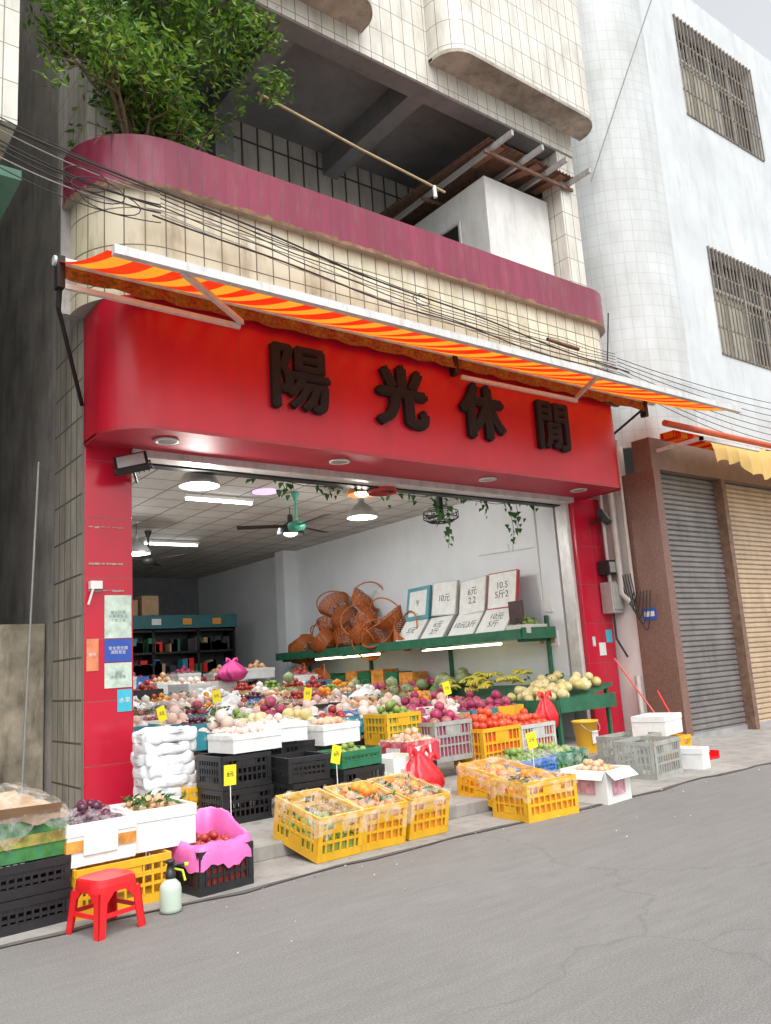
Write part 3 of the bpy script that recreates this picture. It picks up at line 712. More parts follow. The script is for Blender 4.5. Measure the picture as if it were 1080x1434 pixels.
for k in range(34):
    cx=random.uniform(9.2,10.0);cy=random.uniform(9.25,10.6);cz=.80+.23*(cx-9.05)+random.uniform(0,.12); a0=random.uniform(0,6.28)
    for j in range(5):
        a=a0+j*.22; d=Vector((math.cos(a),math.sin(a),0))
        pts=[Vector((cx,cy,cz+.05))+d*(.02+.045*i)+Vector((0,0,.05*math.sin(i/5*3.1)+.0)) for i in range(6)]
        mb.tube(pts,[.008,.02,.024,.024,.02,.007],F_ban,6)
for k in range(60): leaf(mb,Vector((random.uniform(9.2,10.1),random.uniform(8.1,12),random.uniform(1.0,1.12))),.1,vinem)
mb.build('fruit_piles',G)
mb=MB(); 
for k in range(8):
    y=12.2+k*.45; mb.box(9.9,10.28,y,y+.4,1.0,1.25+random.uniform(0,.1),random.choice([ob,card,tape,greenp]))
mb.build('cartons',G)
pb=E('price_boards')
mb=MB(); k=0
for row in range(2):
    for i in range(4):
        w_=.66
        y=9.46+i*.74+(.0 if row==0 else -.05)+random.uniform(-.03,.03)
        x=9.60+.32*row; z=1.79+.42*row+random.uniform(0,.02)
        a=Vector((x,y,z)); up=Vector((.34,0,.42)) if row==0 else Vector((.12,0,.62)); yv=Vector((random.uniform(-.03,.03),w_,random.uniform(-.05,.05))); nn2=up.cross(yv).normalized()
        nn2=-nn2 if nn2.x>0 else nn2
        P=[a,a+yv,a+yv+up,a+up]; Q=[p+nn2*-.06 for p in P]
        last=(row==1 and i==3); first=(row==1 and i==0)
        mb.add([tuple(p) for p in P+Q],[(0,1,2,3),(7,6,5,4),(0,4,5,1),(1,5,6,2),(2,6,7,3),(3,7,4,0)],M('board_teal',(.1,.3,.35),.5) if last else M('board_red',(.4,.04,.04),.5) if first else M('board_grey',(.5,.5,.48),.5))
        mg=.12 if last else .03
        P2=[a+yv*mg+up*mg+nn2*.003,a+yv*(1-mg)+up*mg+nn2*.003,a+yv*(1-mg)+up*(1-mg)+nn2*.003,a+yv*mg+up*(1-mg)+nn2*.003]
        mb.add([tuple(p) for p in P2],[(0,1,2,3)],M('board_paper',(.72,.73,.70),.6,var=.12,vs=9))
        ctr=a+yv*.5+up*.5+nn2*.006
        ux=-yv.normalized(); uy=(up-ux*up.dot(ux)).normalized(); uz=ux.cross(uy)
        mt=Matrix((ux,uy,uz)).transposed().to_euler()
        TEXT(['10元\n5斤','10元3斤','6元\n2斤','5元','10.5\n5斤2','6元\n2.2','10元','9'][k%8],.16,tuple(ctr),mt,inkg,'board_text',pb,.0005,0)
        k+=1
mb.box(9.75,9.78,9.12,9.42,1.80,2.30,M('dark_frame',(.06,.03,.03),.5))
mb.build('boards',pb)
openbox('shelf_tray',9.9,9.2,1.77,.6,.4,.14,M('frame_white',(.6,.6,.55),.5),F_grn,.05,.8,10,leaves=40)
def basket(loc,R_,rot,hh=.16):
    e=E('wicker_basket',loc,rot); mb=MB()
    for L in range(9):
        r=R_*(.66+.34*L/8); z=hh*L/8
        mb.tube([(r*math.cos(t),r*math.sin(t)*.8,z+.006*math.sin(t*14+L*3.1)) for t in np.linspace(0,2*math.pi,30)],.012,wick,5,False)
    for t in np.linspace(0,2*math.pi,22,endpoint=False): mb.tube([(R_*.66*math.cos(t),R_*.66*.8*math.sin(t),0),(R_*1.0*math.cos(t),R_*.8*math.sin(t),hh)],.009,wick,4)
    for t in np.linspace(0,math.pi,7,endpoint=False): mb.tube([(R_*.66*math.cos(t),R_*.66*.8*math.sin(t),0),(-R_*.66*math.cos(t),-R_*.66*.8*math.sin(t),0)],.008,wick,4)
    for q in (.2,.35,.5): mb.tube([(R_*q*math.cos(t),R_*q*.8*math.sin(t),.0) for t in np.linspace(0,2*math.pi,20)],.010,wick,4,False)
    mb.tube([(R_*math.cos(t),0,hh+R_*1.15*math.sin(t)) for t in np.linspace(0,math.pi,16)],.014,wick,6); mb.build('weave',e)
pos=[(9.9,12.4,1.82,.34),(9.85,12.95,1.82,.34),(9.85,13.6,1.82,.36),(9.9,14.3,1.82,.36),(9.9,15.0,1.82,.36),(9.9,15.7,1.82,.36),(9.95,12.7,2.2,.35),(9.95,13.4,2.25,.35),(9.95,14.2,2.25,.38),(9.95,15.0,2.2,.36),(10.0,13.9,2.65,.34),(9.95,14.6,2.65,.36),(9.7,16.2,1.82,.32),(9.7,13.3,1.87,.32),(9.7,14.6,1.87,.34)]
for (x,y,z,r) in pos: basket((x,y,z),r,(random.uniform(-1.1,.9),random.uniform(-1.3,-.2),random.uniform(0,6.3)),random.uniform(.2,.3))
for (x,y,z,r) in ((9.3,14.5,1.15,.25),(9.2,15.1,1.2,.25)): basket((x,y,z),r,(.3,-.8,1.0))
# ------------------------------------------------------------------ lamps and fans
def pendant(x,y,z,mat,r=.25,glow=True,power=0):
    e=E('pendant_lamp',(x,y,z)); mb=MB()
    mb.lathe([(r,0),(r*.98,.05),(r*.8,.13),(r*.45,.20),(r*.2,.24),(.05,.30),(.04,.36)],(0,0,0),mat,28,caps=False)
    mb.tube([(0,0,.3),(0,0,4.28-z)],.008,black,5)
    mb.build('shade',e)
    if glow:
        mb=MB(); mb.ball((0,0,.045),r*.55,EMI('bulb',(1,.98,.92),12),2,(1,1,.6)); mb.build('bulb',e)
    if power:
        l=bpy.data.lights.new('lamp','POINT'); l.energy=power; l.color=(1,.96,.9); l.shadow_soft_size=.15
        lo_=bpy.data.objects.new('lamp_light',l); COL.objects.link(lo_); lo_.parent=e; lo_.location=(0,0,-.14)
alus=M('spun_aluminium',(.5,.5,.48),.3,.5)
pendant(4.2,9.0,3.68,alus,.24,True,60); pendant(7.6,10.35,3.74,alus,.24,True,90); pendant(7.45,12.3,3.78,black,.24)
pendant(6.75,9.15,3.80,M('copper_shade',(.5,.16,.03),.4),.22); pendant(6.8,8.75,3.74,M('red_shade',(.5,.05,.05),.4),.2,False)
pendant(5.5,14.5,3.7,alus,.25,True,60)
def cfan(x,y,z,blade,rod,rot0):
    e=E('ceiling_fan',(x,y,z),(0,0,rot0)); mb=MB()
    mb.tube([(0,0,0),(0,0,4.27-z)],.02,rod,8); mb.lathe([(.02,-.09),(.13,-.06),(.15,0),(.12,.05),(.04,.08)],(0,0,0),rod,20); mb.lathe([(.03,0),(.07,.12)],(0,0,4.14-z),rod,14)
    for k in range(3):
        R=Matrix.Rotation(k*2*math.pi/3,3,'Z'); vs=[R@Vector(p) for p in ((.12,-.03,-.01),(.3,-.07,.0),(.95,-.09,.0),(.95,.08,.025),(.3,.06,.02),(.12,.03,.01))]
        vs2=[v_+Vector((0,0,-.008)) for v_ in vs]
        mb.add([tuple(q) for q in vs+vs2],[tuple(range(6)),tuple(range(11,5,-1))]+[(i,(i+1)%6,(i+1)%6+6,i+6) for i in range(6)],blade)
    mb.build('fan',e)
cfan(6.9,11.2,3.72,blackm,M('fan_green',(.05,.3,.2),.5),.5); cfan(6.0,15.2,3.7,blackm,blackm,1.0)
e=E('orbit_fan',(8.6,9.6,3.75)); mb=MB()
for r,z in ((.28,0),(.28,-.1),(.2,-.15),(.1,-.17),(.2,.05)): mb.tube([(r*math.cos(t),r*math.sin(t),z) for t in np.linspace(0,2*math.pi,24)],.008,blackm,5,False)
for t in np.linspace(0,2*math.pi,20,endpoint=False): mb.tube([(.04*math.cos(t),.04*math.sin(t),-.17),(.2*math.cos(t),.2*math.sin(t),-.15),(.28*math.cos(t),.28*math.sin(t),-.1),(.28*math.cos(t),.28*math.sin(t),0)],.005,blackm,4,False)
mb.tube([(0,0,-.1),(0,0,.5)],.05,blackm,8)
for k in range(3):
    R=Matrix.Rotation(k*2.094,3,'Z'); mb.add([tuple(R@Vector(p)) for p in ((.03,-.04,-.06),(.24,-.08,-.08),(.24,.08,-.03),(.03,.04,-.04))],[(0,1,2,3)],blackm)
mb.build('cage',e)
e=E('ceiling_tube_lights'); mb=MB(); tw=EMI('tube_white',(.9,.96,1),12)
for (x,y) in ((5.9,11.9),(6.9,16.2)):
    mb.box(x-.6,x+.6,y-.05,y+.05,4.22,4.27,paperw); mb.tube([(x-.58,y,4.19),(x+.58,y,4.19)],.018,tw,8)
mb.build('tubes',e)
l=bpy.data.lights.new('tube','AREA'); l.energy=110; l.size=2.2; l.size_y=.3; l.shape='RECTANGLE'; l.color=(.9,.96,1)
o=bpy.data.objects.new('tube_light',l); COL.objects.link(o); o.location=(6.6,13.0,4.12); o.parent=e
mb=MB(); mb.lathe([(.2,0),(.2,-.02)],(6.4,11.3,4.275),EMI('purple_disc',(.8,.45,.9),1.3),24); mb.build('ceiling_disc_lamp')
mb=MB()
def vine(pts,n):
    mb.tube(pts,.006,vinem,4,False)
    for k in range(n):
        i=random.randrange(len(pts)-1); t=random.random(); p=Vector(pts[i]).lerp(Vector(pts[i+1]),t)
        p+=Vector((random.gauss(0,.05),random.gauss(0,.04),random.gauss(0,.05)))
        s=random.uniform(.05,.10); a=Vector((random.gauss(0,.5),random.gauss(0,.2),-1)).normalized(); b_=Vector((1,random.gauss(0,.4),0)).normalized()
        mb.add([p-a*s*.4,p-a*s*.3+b_*s*.45,p+b_*s*.4,p+a*s*.8,p-b_*s*.4,p-a*s*.3-b_*s*.45],[(0,1,2,3,4,5)],vinem)
vine([(4.6+.5*i,8.85+.0*i,3.80+.04*math.sin(i*2)) for i in range(12)],50)
for x,l_ in ((7.9,.45),(8.1,.75),(8.9,.2),(9.45,.75),(9.6,.4),(5.3,.2),(7.0,.12),(6.0,.15)):
    vine([(x,8.9,3.8),(x+.04,8.9,3.8-l_*.5),(x-.02,8.9,3.8-l_)],int(6+l_*16))
mb.build('hanging_vine')
# ------------------------------------------------------------------ awning
A=E('striped_awning')
m,nt,b=_nt('awning_cloth'); uv=nt.nodes.new('ShaderNodeTexCoord').outputs['UV']
sx=nt.nodes.new('ShaderNodeSeparateXYZ'); nt.links.new(uv,sx.inputs[0])
w1=nt.nodes.new('ShaderNodeMath'); w1.operation='DIVIDE'; w1.inputs[1].default_value=.34; nt.links.new(sx.outputs[0],w1.inputs[0])
w2=nt.nodes.new('ShaderNodeMath'); w2.operation='FRACT'; nt.links.new(w1.outputs[0],w2.inputs[0])
w3=nt.nodes.new('ShaderNodeMath'); w3.operation='GREATER_THAN'; w3.inputs[1].default_value=.5; nt.links.new(w2.outputs[0],w3.inputs[0])
c=mixc(nt,w3.outputs[0],(.74,.025,.006),(.86,.34,.025)); c=mixc(nt,ramp(nt,noise(nt,1.5,6),.4,.8,(0,0,0,1),(.35,.35,.35,1)),c,(.5,.12,.02))
nt.links.new(c,b.inputs['Base Color']); b.inputs['Roughness'].default_value=.8; b.inputs['Specular IOR Level'].default_value=.15
tr=nt.nodes.new('ShaderNodeBsdfTranslucent'); nt.links.new(c,tr.inputs[0]); mx=nt.nodes.new('ShaderNodeMixShader'); mx.inputs[0].default_value=.55
nt.links.new(b.outputs[0],mx.inputs[1]); nt.links.new(tr.outputs[0],mx.inputs[2]); nt.links.new(mx.outputs[0],nt.nodes['Material Output'].inputs[0])
cloth=m
mb=MB(); nx,ny=192,12; vs=[];fs=[];uvs=[]
def AX(i): return 2.1+9.5*i/nx
for i in range(nx+1):
    for j in range(ny+1):
        t=j/ny; y=7.5-1.38*t; z=5.38-.53*t-.05*math.sin(math.pi*t)+(.010*math.sin(i*.45)+.008*math.sin(i*.17+1))*math.sin(math.pi*t)
        vs.append((AX(i),y,z))
for i in range(nx):
    for j in range(ny):
        fs.append((i*(ny+1)+j,(i+1)*(ny+1)+j,(i+1)*(ny+1)+j+1,i*(ny+1)+j+1))
        uvs.append([(AX(i),j/ny),(AX(i+1),j/ny),(AX(i+1),(j+1)/ny),(AX(i),(j+1)/ny)])
mb.add(vs,fs,cloth,True,uvs); mb.build('cloth',A)
mb=MB()
mb.box(2.14,11.65,6.06,6.13,4.81,4.89,alu); mb.tube([(2.06,7.5,5.38),(11.6,7.5,5.38)],.05,alu,12)
val=M('valance_brown',(.22,.10,.03),.7,var=.7,vs=25)
vs=[];fs=[]
for i in range(161):
    x=2.1+9.2*i/160; vs+=[(x,7.47,5.33),(x,7.44+.01*math.sin(i),5.20-.03*abs(math.sin(i*.35)))]
for i in range(160): fs.append((2*i,2*i+1,2*i+3,2*i+2))
mb.add(vs,fs,val,True)
armw=M('arm_white',(.62,.60,.58),.4,var=.1,dirt=.3)
def arm(a,b_,r=.025):
    a=Vector(a);b_=Vector(b_); d=(b_-a); L=d.length; q=d.to_track_quat('X','Z').to_matrix(); 
    c_=(a+b_)/2; mb.box(c_.x-L/2,c_.x+L/2,c_.y-.022,c_.y+.022,c_.z-r,c_.z+r,armw,q)
arm((2.15,7.42,5.10),(3.78,7.05,4.90)); arm((3.80,7.05,4.95),(2.75,6.12,4.82))
arm((7.2,7.42,5.06),(9.05,7.05,4.90)); arm((9.05,7.05,4.95),(8.3,6.12,4.82))
for x in (2.12,7.15,11.3): mb.box(x-.035,x+.035,7.44,7.55,5.1,5.42,blackm)
mb.tube([(2.14,7.6,4.95),(2.62,8.42,4.3)],.022,blackm,6); mb.tube([(2.12,7.45,5.3),(2.14,7.6,4.95)],.025,blackm,6)
mb.tube([(11.2,7.45,5.2),(10.8,8.3,4.6)],.02,blackm,6)
mb.build('frame',A)
# ------------------------------------------------------------------ wires
mb=MB()
def cable(a,b_,sag,r=.009,mat=wire,n=24,wob=.0):
    a=Vector(a);b_=Vector(b_); pts=[]; ph=random.uniform(0,6)
    for i in range(n+1):
        t=i/n; p=a.lerp(b_,t); p.z-=sag*4*t*(1-t); p.z+=wob*math.sin(t*17+ph); p.y+=wob*.4*math.sin(t*23+ph); pts.append(p)
    mb.tube(pts,r,mat,5,False)
for k in range(8):
    cable((.6,7.15,6.75-.05*k-random.uniform(0,.1)),(3.1,7.42,6.42-.05*k+random.uniform(-.06,.06)),.08+.02*k,random.choice([.006,.009,.006]),random.choice([wire,greyw,wire]))
for k in range(7):
    z0=6.42-.05*k; z1=6.10-.045*k
    cable((3.1,7.42,z0),(6.6,7.44,z1),random.uniform(.0,.08),random.choice([.005,.007]),random.choice([wire,wire,greyw]),30,wob=.01)
    cable((6.6,7.44,z1),(10.6,7.42,6.02-.05*k),random.uniform(.0,.08),random.choice([.005,.007]),random.choice([wire,wire,greyw]),30,wob=.01)
for k in range(8): cable((10.6,7.4,5.95-.06*k),(20,6.9,6.1-.1*k),.25+.05*k,.006,wire)
cable((.6,7.2,6.55),(10.9,7.40,5.75),.10,.011,wire,40,.02); cable((3.0,7.4,6.1),(10.9,7.40,5.65),.08,.010,wire,40,.02)
for k in range(3):
    mb.tube([(2.3+(.22+.04*k)*math.cos(t)+.12*k,7.3,6.2+.12*math.sin(t)-.08*k) for t in np.linspace(0,6.28,20)],.006,wire,5,False)
mb.tube([(6.6+.14*math.cos(t),7.42,6.0+.07*math.sin(t)) for t in np.linspace(0,6.28,18)],.006,wire,5,False)
cable((11.2,7.9,9.5),(13.2,6.3,15.5),-.05,.012,greyw)
cable((9.0,7.42,5.95),(9.7,7.42,5.93),0,.03,rust)
cable((10.75,7.8,5.3),(10.95,7.7,6.9),0,.012,wire)
mb.build('overhead_cables')
mb=MB(); mb.box(10.35,10.7,7.52,7.58,5.2,5.24,rust)
for z in (5.35,5.5,5.65,5.8): mb.lathe([(.03,0),(.06,.03),(.03,.06),(.05,.09)],(10.5,7.5,z),paperw,12)
mb.build('insulator_rack')
# ------------------------------------------------------------------ tree
T=E('ficus_tree'); mb=MB()
root=Vector((3.15,8.05,6.5)); tips=[]
def branch(p,d,L,r,dep):
    pts=[p]; q=p.copy(); dd=d.copy()
    for i in range(4):
        dd=(dd+Vector((random.gauss(0,.14),random.gauss(0,.14),random.gauss(.03,.1)))).normalized(); q=q+dd*L/4; pts.append(q.copy())
    mb.tube(pts,[r*(1-.14*i) for i in range(5)],bark,6,False)
    tips.append(q if dep==0 else pts[3])
    if dep==0: return
    for k in range(3):
        nd=(dd+Vector((random.gauss(0,.75),random.gauss(0,.6),random.gauss(.1,.5)))).normalized()
        branch(pts[random.choice([2,3,4])],nd,L*.66,r*.55,dep-1)
for k in range(6):
    branch(root+Vector((random.uniform(-.1,.1),random.uniform(-.05,.05),0)),Vector((random.uniform(-.6,.7),random.uniform(-.5,.15),1.0)).normalized(),1.0,.045,3)
mb.build('trunk_and_limbs',T)
mb=MB(); clumps=[]
for t in tips:
    if t.z>7.3 and random.random()<.55: clumps.append((t,random.uniform(.14,.28)))
for k in range(150):
    u=rng.standard_normal(3); u/=np.linalg.norm(u); rr=random.random()**.35
    c_=Vector((3.30+u[0]*1.55*rr,7.75+u[1]*.8*rr,8.80+u[2]*1.35*rr))
    if c_.z<7.50+abs(c_.x-3.3)*.40: continue
    clumps.append((c_,random.uniform(.13,.30)))
for c_,r in clumps:
    n=int(48*(r/.22)**2)
    for k in range(n):
        u=rng.standard_normal(3); u/=np.linalg.norm(u); p=c_+Vector(u)*r*(random.random()**.45)*random.uniform(.8,1.3)
        leaf(mb,p,random.uniform(.07,.13),leafm)
mb.build('foliage',T)
# ------------------------------------------------------------------ left neighbour + alley wall
L_=E('neighbour_building')
mb=MB(); mb.box(-6,1.74,7.6,18,6.75,15,white); mb.box(-6,1.40,8.2,18,0,6.75,concdark); mb.box(-6,1.74,7.4,8.2,6.05,6.15,M('green_eave',(.1,.25,.18),.5)); mb.build('walls',L_)
mb=MB(); mb.box(-3,2.64,9.75,9.95,0,2.12,M('old_wall_plaster',(.42,.37,.28),.9,var=.6,vs=2.2,bmp=.6,bs=18,dirt=.95,dcol=(.09,.075,.05))); mb.build('alley_wall',bevel=.02)
mb=MB(); mb.tube([(2.35,9.5,.2),(2.45,9.4,3.9)],.014,galv,6); mb.build('drain_rod')
mb=MB(); mb.box(1.41,1.60,8.6,9.2,3.1,3.6,alu); mb.build('wall_box')
# ------------------------------------------------------------------ right building
Rb=E('apartment_building')
def wallholes(mb,y,x0,x1,z0,z1,holes,mat,dep=.22):
    xs=sorted({x0,x1,*[h[0] for h in holes],*[h[1] for h in holes]}); zs=sorted({z0,z1,*[h[2] for h in holes],*[h[3] for h in holes]})
    for i in range(len(xs)-1):
        for j in range(len(zs)-1):
            cx=(xs[i]+xs[i+1])/2; cz=(zs[j]+zs[j+1])/2
            if any(h[0]<cx<h[1] and h[2]<cz<h[3] for h in holes): continue
            mb.quad((xs[i],y,zs[j]),(xs[i+1],y,zs[j]),(xs[i+1],y,zs[j+1]),(xs[i],y,zs[j+1]),mat)
    for (a,b_,c_,d) in holes:
        mb.quad((a,y,c_),(a,y,d),(a,y+dep,d),(a,y+dep,c_),mat); mb.quad((b_,y,c_),(b_,y+dep,c_),(b_,y+dep,d),(b_,y,d),mat)
        mb.quad((a,y,c_),(a,y+dep,c_),(b_,y+dep,c_),(b_,y,c_),mat); mb.quad((a,y,d),(b_,y,d),(b_,y+dep,d),(a,y+dep,d),mat)
YR=7.35
holes=[(13.75,16.6,6.6,8.7),(13.75,16.6,11.5,13.68),(18.5,21,6.6,8.7),(18.5,21,11.5,13.68)]
mb=MB(); wallholes(mb,YR,12.6,26,4.72,14.45,holes,plaster)
mb.path([(11.2,20),(11.2,8.75)]+arc(12.6,8.75,1.4,180,270,16),4.72,14.45,whiteS)
mb.box(12.5,26,7.6,20,14.35,14.45,plaster); mb.box(11.25,26,8.8,20,4.72,4.9,plaster)
mb.poly([(11.2,20),(11.2,8.75)]+arc(12.6,8.75,1.4,180,270,16)+[(26,YR),(26,20)],4.722,plaster,True)
mb.build('walls',Rb)
mb=MB()
barm=M('bar_rust',(.26,.22,.18),.7,.2,var=.3,vs=8); frm=M('window_frame',(.45,.45,.41),.5)
curt=M('curtain',(.46,.46,.37),.8,var=.3,vs=3,stretch=(6,1,.4))
for hi_,(a,b_,c_,d) in enumerate(holes):
    mb.quad((a,YR+.21,c_),(b_,YR+.21,c_),(b_,YR+.21,d),(a,YR+.21,d),glassd)
    mb.quad((a+.05,YR+.205,c_+.05),(a+1.4+.4*hi_,YR+.205,c_+.05),(a+1.4+.4*hi_,YR+.205,d-.7),(a+.05,YR+.205,d-.7),curt)
    for k in range(5):
        x=a+(b_-a)*k/4; x=min(max(x,a+.03),b_-.03); mb.box(x-.03,x+.03,YR+.14,YR+.19,c_,d,frm)
    for z in (c_+.03,(c_+d)/2+.35,d-.03): mb.box(a,b_,YR+.142,YR+.188,z-.03,z+.03,frm)
    y=YR-.02; n=22
    for k in range(n+1):
        x=a+(b_-a)*k/n+random.uniform(-.008,.008); mb.box(x-.013,x+.013,y-.022,y,c_-.02,d+.02,barm)
    for k in range(5):
        z=c_+(d-c_)*k/4; mb.box(a-.02,b_+.02,y+.002,y+.02,z-.018,z+.018,barm)
mb.build('barred_windows',Rb)
mb=MB()
mb.box(11.14,11.32,7.36,8.0,0,4.2,granite); mb.box(11.16,11.32,8.0,8.6,0,4.72,plasterw)
mb.box(11.14,26,7.37,7.7,4.2,4.71,M('lintel_brown',(.2,.13,.1),.6,dirt=.3)); mb.box(13.12,13.24,7.37,7.7,0,4.2,rust); mb.box(16.2,17,7.37,7.7,0,4.2,granite); mb.box(19.0,26,7.37,7.7,0,4.2,plaster)
mb.build('ground_floor',Rb)
def shutter(x0,x1,z0,z1,mat):
    mb=MB(); n=int((z1-z0)/.085); vs=[];fs=[]
    for k in range(n+1):
        z=z0+(z1-z0)*k/n
        vs+=[(x0,7.56,z),(x1,7.56,z)]
        if k<n: vs+=[(x0,7.53,z+.02),(x1,7.53,z+.02),(x0,7.53,z+.065),(x1,7.53,z+.065)]
    for k in range(len(vs)//2-1): fs.append((2*k,2*k+1,2*k+3,2*k+2))
    mb.add(vs,fs,mat); mb.box(x0,x1,7.51,7.54,z0-.03,z0+.05,steel); mb.build('roller_shutter',Rb)
shutter(11.33,13.11,.03,4.2,M('shutter_grey',(.24,.225,.215),.5,.3,var=.25,vs=2,dirt=.7,dcol=(.11,.09,.08)))
shutter(13.25,16.2,.03,4.2,M('shutter_tan',(.50,.38,.26),.5,.1,var=.2,vs=2,dirt=.6,dcol=(.27,.2,.13)))
shutter(17,19,.03,4.2,M('shutter_grey'))
A3=E('yellow_awning'); mb=MB()
yc=ISL('yellow_cloth',[(.80,.52,.14),(.82,.6,.24)],.7,.4)
n=140; vs=[];fs=[]
for i in range(n+1):
    x=11.9+5*i/n; s_=.035*math.sin(i*.65)
    dr=.06*math.sin(i*.13)+.03*math.sin(i*.41)
    vs+=[(x,7.2,4.75),(x,6.78+s_,4.62),(x,6.72+s_*1.4,4.40+dr),(x,6.70+s_,4.18+dr*1.5)]
for i in range(n):
    for j in range(3): fs.append((4*i+j,4*i+4+j,4*i+5+j,4*i+1+j))
mb.add(vs,fs,yc,True)
mb.box(11.2,17,6.95,7.2,4.62,4.72,cloth); mb.tube([(10.9,6.9,4.78),(17,6.9,4.78)],.05,M('roll_red',(.5,.1,.04),.7),10)
mb.box(11.2,12.9,6.5,6.55,4.45,4.5,armw); mb.box(11.2,11.25,6.5,7.3,4.45,4.5,armw)
mb.build('cloth',A3)
mb=MB(); pvc=M('pvc_pipe',(.55,.54,.5),.5,dirt=.4)
mb.tube([(11.06,8.05,.1),(11.06,8.05,1.0)],.045,pvc,10)
mb.tube([(11.06,8.15,4.8),(11.06,8.15,2.3),(11.06,8.0,2.15)],.055,pvc,10); mb.tube([(11.08,7.95,4.8),(11.08,7.95,2.2)],.03,pvc,8)
mb.tube([(10.98,8.3,6.3),(10.98,8.3,2.5)],.03,pvc,8)
for k in range(6): cable((11.05,8.2-.05*k,2.6),(11.02,7.9-.06*k,2.3),.25+.1*k,.009,wire)
mb.build('drain_pipes')
mb=MB(); mb.box(10.86,11.13,8.2,8.42,2.0,2.5,galv); mb.box(10.88,11.11,8.18,8.2,2.05,2.45,galv); mb.tube([(10.98,8.3,2.0),(10.98,8.3,1.6),(11.08,8.2,1.3)],.02,wire,6)
mb.build('meter_box',bevel=.01)
mb=MB(); mb.box(10.86,11.08,8.2,8.42,2.62,2.85,black); mb.box(10.88,11.06,8.19,8.2,2.65,2.82,greyp); mb.build('meter_box',bevel=.01)
mb=MB(); mb.box(11.128,11.138,7.62,7.86,1.85,2.03,M('plaque_blue',(.02,.1,.5),.4)); mb.box(11.124,11.129,7.65,7.83,1.90,1.98,paperw); mb.build('house_number_plaque')
def flood(loc,rot):
    e=E('floodlight',loc,rot); mb=MB(); mb.box(-.17,.17,-.05,.03,-.11,.11,black); mb.box(-.14,.14,-.056,-.05,-.085,.085,M('lens',(.4,.4,.38),.2))
    for k in range(7): mb.box(-.15+.05*k,-.14+.05*k,.03,.06,-.1,.1,black)
    mb.tube([(-.18,0,0),(-.2,.1,0),(.2,.1,0),(.18,0,0)],.012,black,6); mb.tube([(0,.1,0),(0,.35,.1)],.015,black,6); mb.build('lamp_head',e)
flood((3.05,8.15,3.64),(math.radians(-35),math.radians(-12),math.radians(-25))); flood((10.9,8.2,3.55),(math.radians(-30),0,math.radians(25)))
def poster(x0,x1,z0,z1,mat,name='poster',txt=None,tm=ink,ts=.06,y=8.436):
    e=E(name); mb=MB(); mb.box(x0,x1,y-.003,y,z0,z1,mat); mb.build('sheet',e)
    if txt: TEXT(txt,ts,((x0+x1)/2,y-.006,(z0+z1)/2),(RX,0,0),tm,'print',e,.0004)
pg=M('poster_green',(.55,.68,.58),.4,var=.35,vs=9); pbm=M('poster_blue',(.03,.09,.42),.4)
inkp=M('faded_print',(.25,.35,.3),.6)
poster(2.86,3.14,1.86,2.30,pg,txt='营业执照\n水果零售店\n个体工商',ts=.04,tm=inkp); poster(2.86,3.14,1.62,1.85,pbm,txt='安全责任牌\n消防安全',tm=paperw,ts=.04); poster(2.86,3.14,1.36,1.61,pg,txt='通知\n水果零售',ts=.04,tm=inkp)
poster(2.68,2.80,1.54,1.86,M('poster_orange',(.75,.25,.12),.4,var=.3,vs=12),txt='微信',ts=.04,tm=paperw)
poster(2.99,3.14,1.12,1.34,M('poster_cyan',(.05,.5,.65),.4),txt='水果',tm=paperw,ts=.06)
poster(10.55,10.62,1.5,1.65,pg); poster(10.7,10.86,1.35,1.55,paperw); poster(10.9,11.05,1.55,1.75,M('poster_cyan'))
mb=MB()
ss=M('sticker_scrap',(.5,.35,.32),.8,var=.5,vs=30)
for z in (3.0,2.62,2.34): 
    for k in range(6): mb.box(2.70+.06*k,2.74+.06*k+random.uniform(0,.03),8.432,8.436,z+random.uniform(-.01,.01),z+.014,ss)
mb.box(2.70,2.82,8.37,8.44,2.36,2.44,paperw); mb.tube([(2.74,8.38,2.4),(2.68,8.38,2.2)],.012,paperw,6); mb.build('wall_bracket')
mb=MB(); mb.box(10.325,10.35,8.95,9.35,1.55,1.80,paperw); mb.box(10.32,10.35,9.0,9.15,2.1,2.3,paperw)
for q in range(3): mb.box(10.315,10.325,9.0+.12*q,9.08+.12*q,1.6,1.75,M('switch_brown',(.4,.3,.15),.5))
mb.tube([(10.33,9.2,2.3),(10.33,9.2,4.0)],.012,paperw,5); mb.tube([(10.33,9.3,3.2),(10.33,10.6,3.25)],.01,paperw,5)
mb.build('electrical_switch')
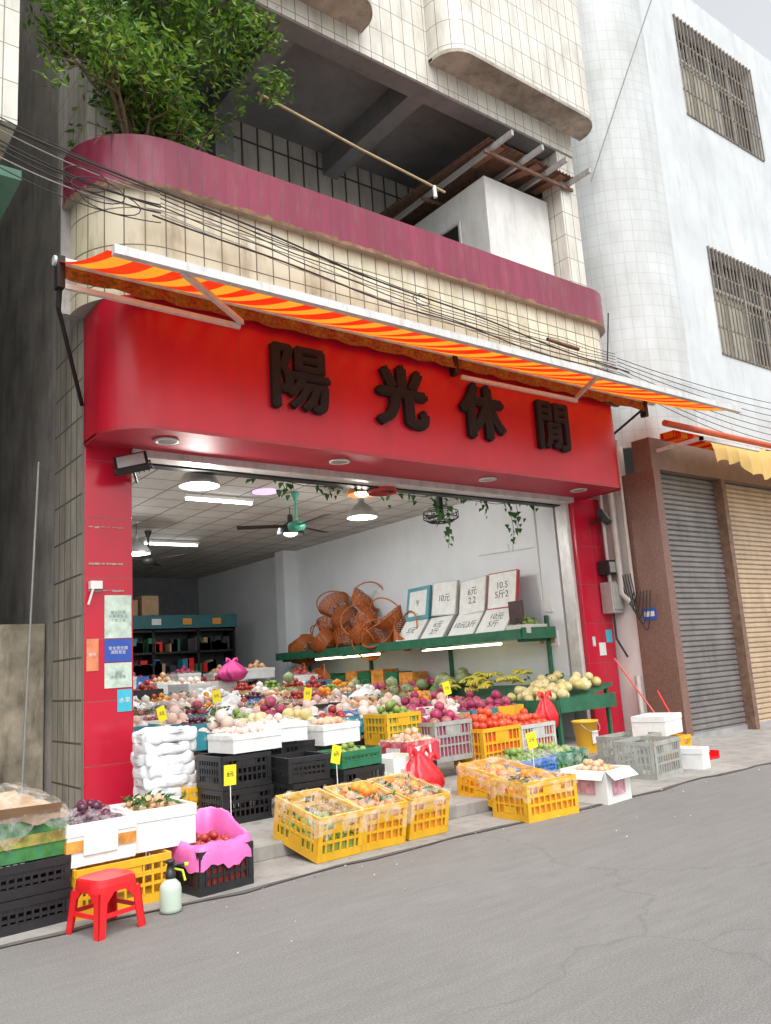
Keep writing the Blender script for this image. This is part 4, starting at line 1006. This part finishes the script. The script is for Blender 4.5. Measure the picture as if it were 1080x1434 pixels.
pricetag(3.42,8.35,.85,.14,20); pricetag(4.5,9.3,.9,.2,0); pricetag(3.0,6.0,.12,.46,10,'8元'); pricetag(4.0,6.02,.40,.22,15,'6元'); pricetag(5.6,9.0,.85,.2); pricetag(6.6,7.5,.82,.2,0,'3元'); pricetag(6.0,5.65,.3,.24,-10,'2元')
mb=MB()
for k in range(110):
    x=random.uniform(1.5,9);y=random.uniform(4.0,5.6) if random.random()<.4 else random.gauss(5.2,.12); s=random.uniform(.008,.028)
    mb.add([(x,y,.012),(x+s,y+s*.4,.018),(x+s*.5,y+s,.012)],[(0,1,2)],random.choice([paperw,vinem,card,vinem,blackm]))
mb.build('litter')
# ------------------------------------------------------------------ camera / light
cd=bpy.data.cameras.new('camera'); cd.sensor_fit='VERTICAL'; cd.sensor_height=36; cd.lens=36*1150/1434; cd.clip_end=600; cd.clip_start=.05
co=bpy.data.objects.new('camera',cd); COL.objects.link(co)
R_=Vector((.7940,-.6045,-.0638)); F_=Vector((.6047,.7748,.1843)); U_=R_.cross(F_).normalized(); R_=F_.cross(U_).normalized(); F_.normalize()
mt=Matrix((R_,U_,-F_)).transposed().to_4x4(); mt.translation=Vector((0,0,1.4)); co.matrix_world=mt; sc.camera=co
w=bpy.data.worlds.new('World'); sc.world=w; w.use_nodes=True; nt=w.node_tree; bg=nt.nodes['Background']
sky=nt.nodes.new('ShaderNodeTexSky'); sky.sky_type='NISHITA'; sky.sun_disc=False; sky.sun_elevation=math.radians(58); sky.sun_rotation=math.radians(200); sky.air_density=1; sky.dust_density=4
hs=nt.nodes.new('ShaderNodeHueSaturation'); hs.inputs['Saturation'].default_value=.12; hs.inputs['Value'].default_value=2.05; nt.links.new(sky.outputs[0],hs.inputs['Color']); nt.links.new(hs.outputs[0],bg.inputs[0]); bg.inputs[1].default_value=.15
sl=bpy.data.lights.new('sun','SUN'); sl.energy=.8; sl.angle=math.radians(35); sl.color=(1,.98,.95)
so=bpy.data.objects.new('sun',sl); COL.objects.link(so)
az=math.radians(200); el=math.radians(58); sd=Vector((math.sin(az)*math.cos(el),math.cos(az)*math.cos(el),math.sin(el)))
so.rotation_euler=sd.to_track_quat('Z','Y').to_euler()
sc.view_settings.view_transform='Standard'; sc.view_settings.look='None'; sc.view_settings.exposure=0
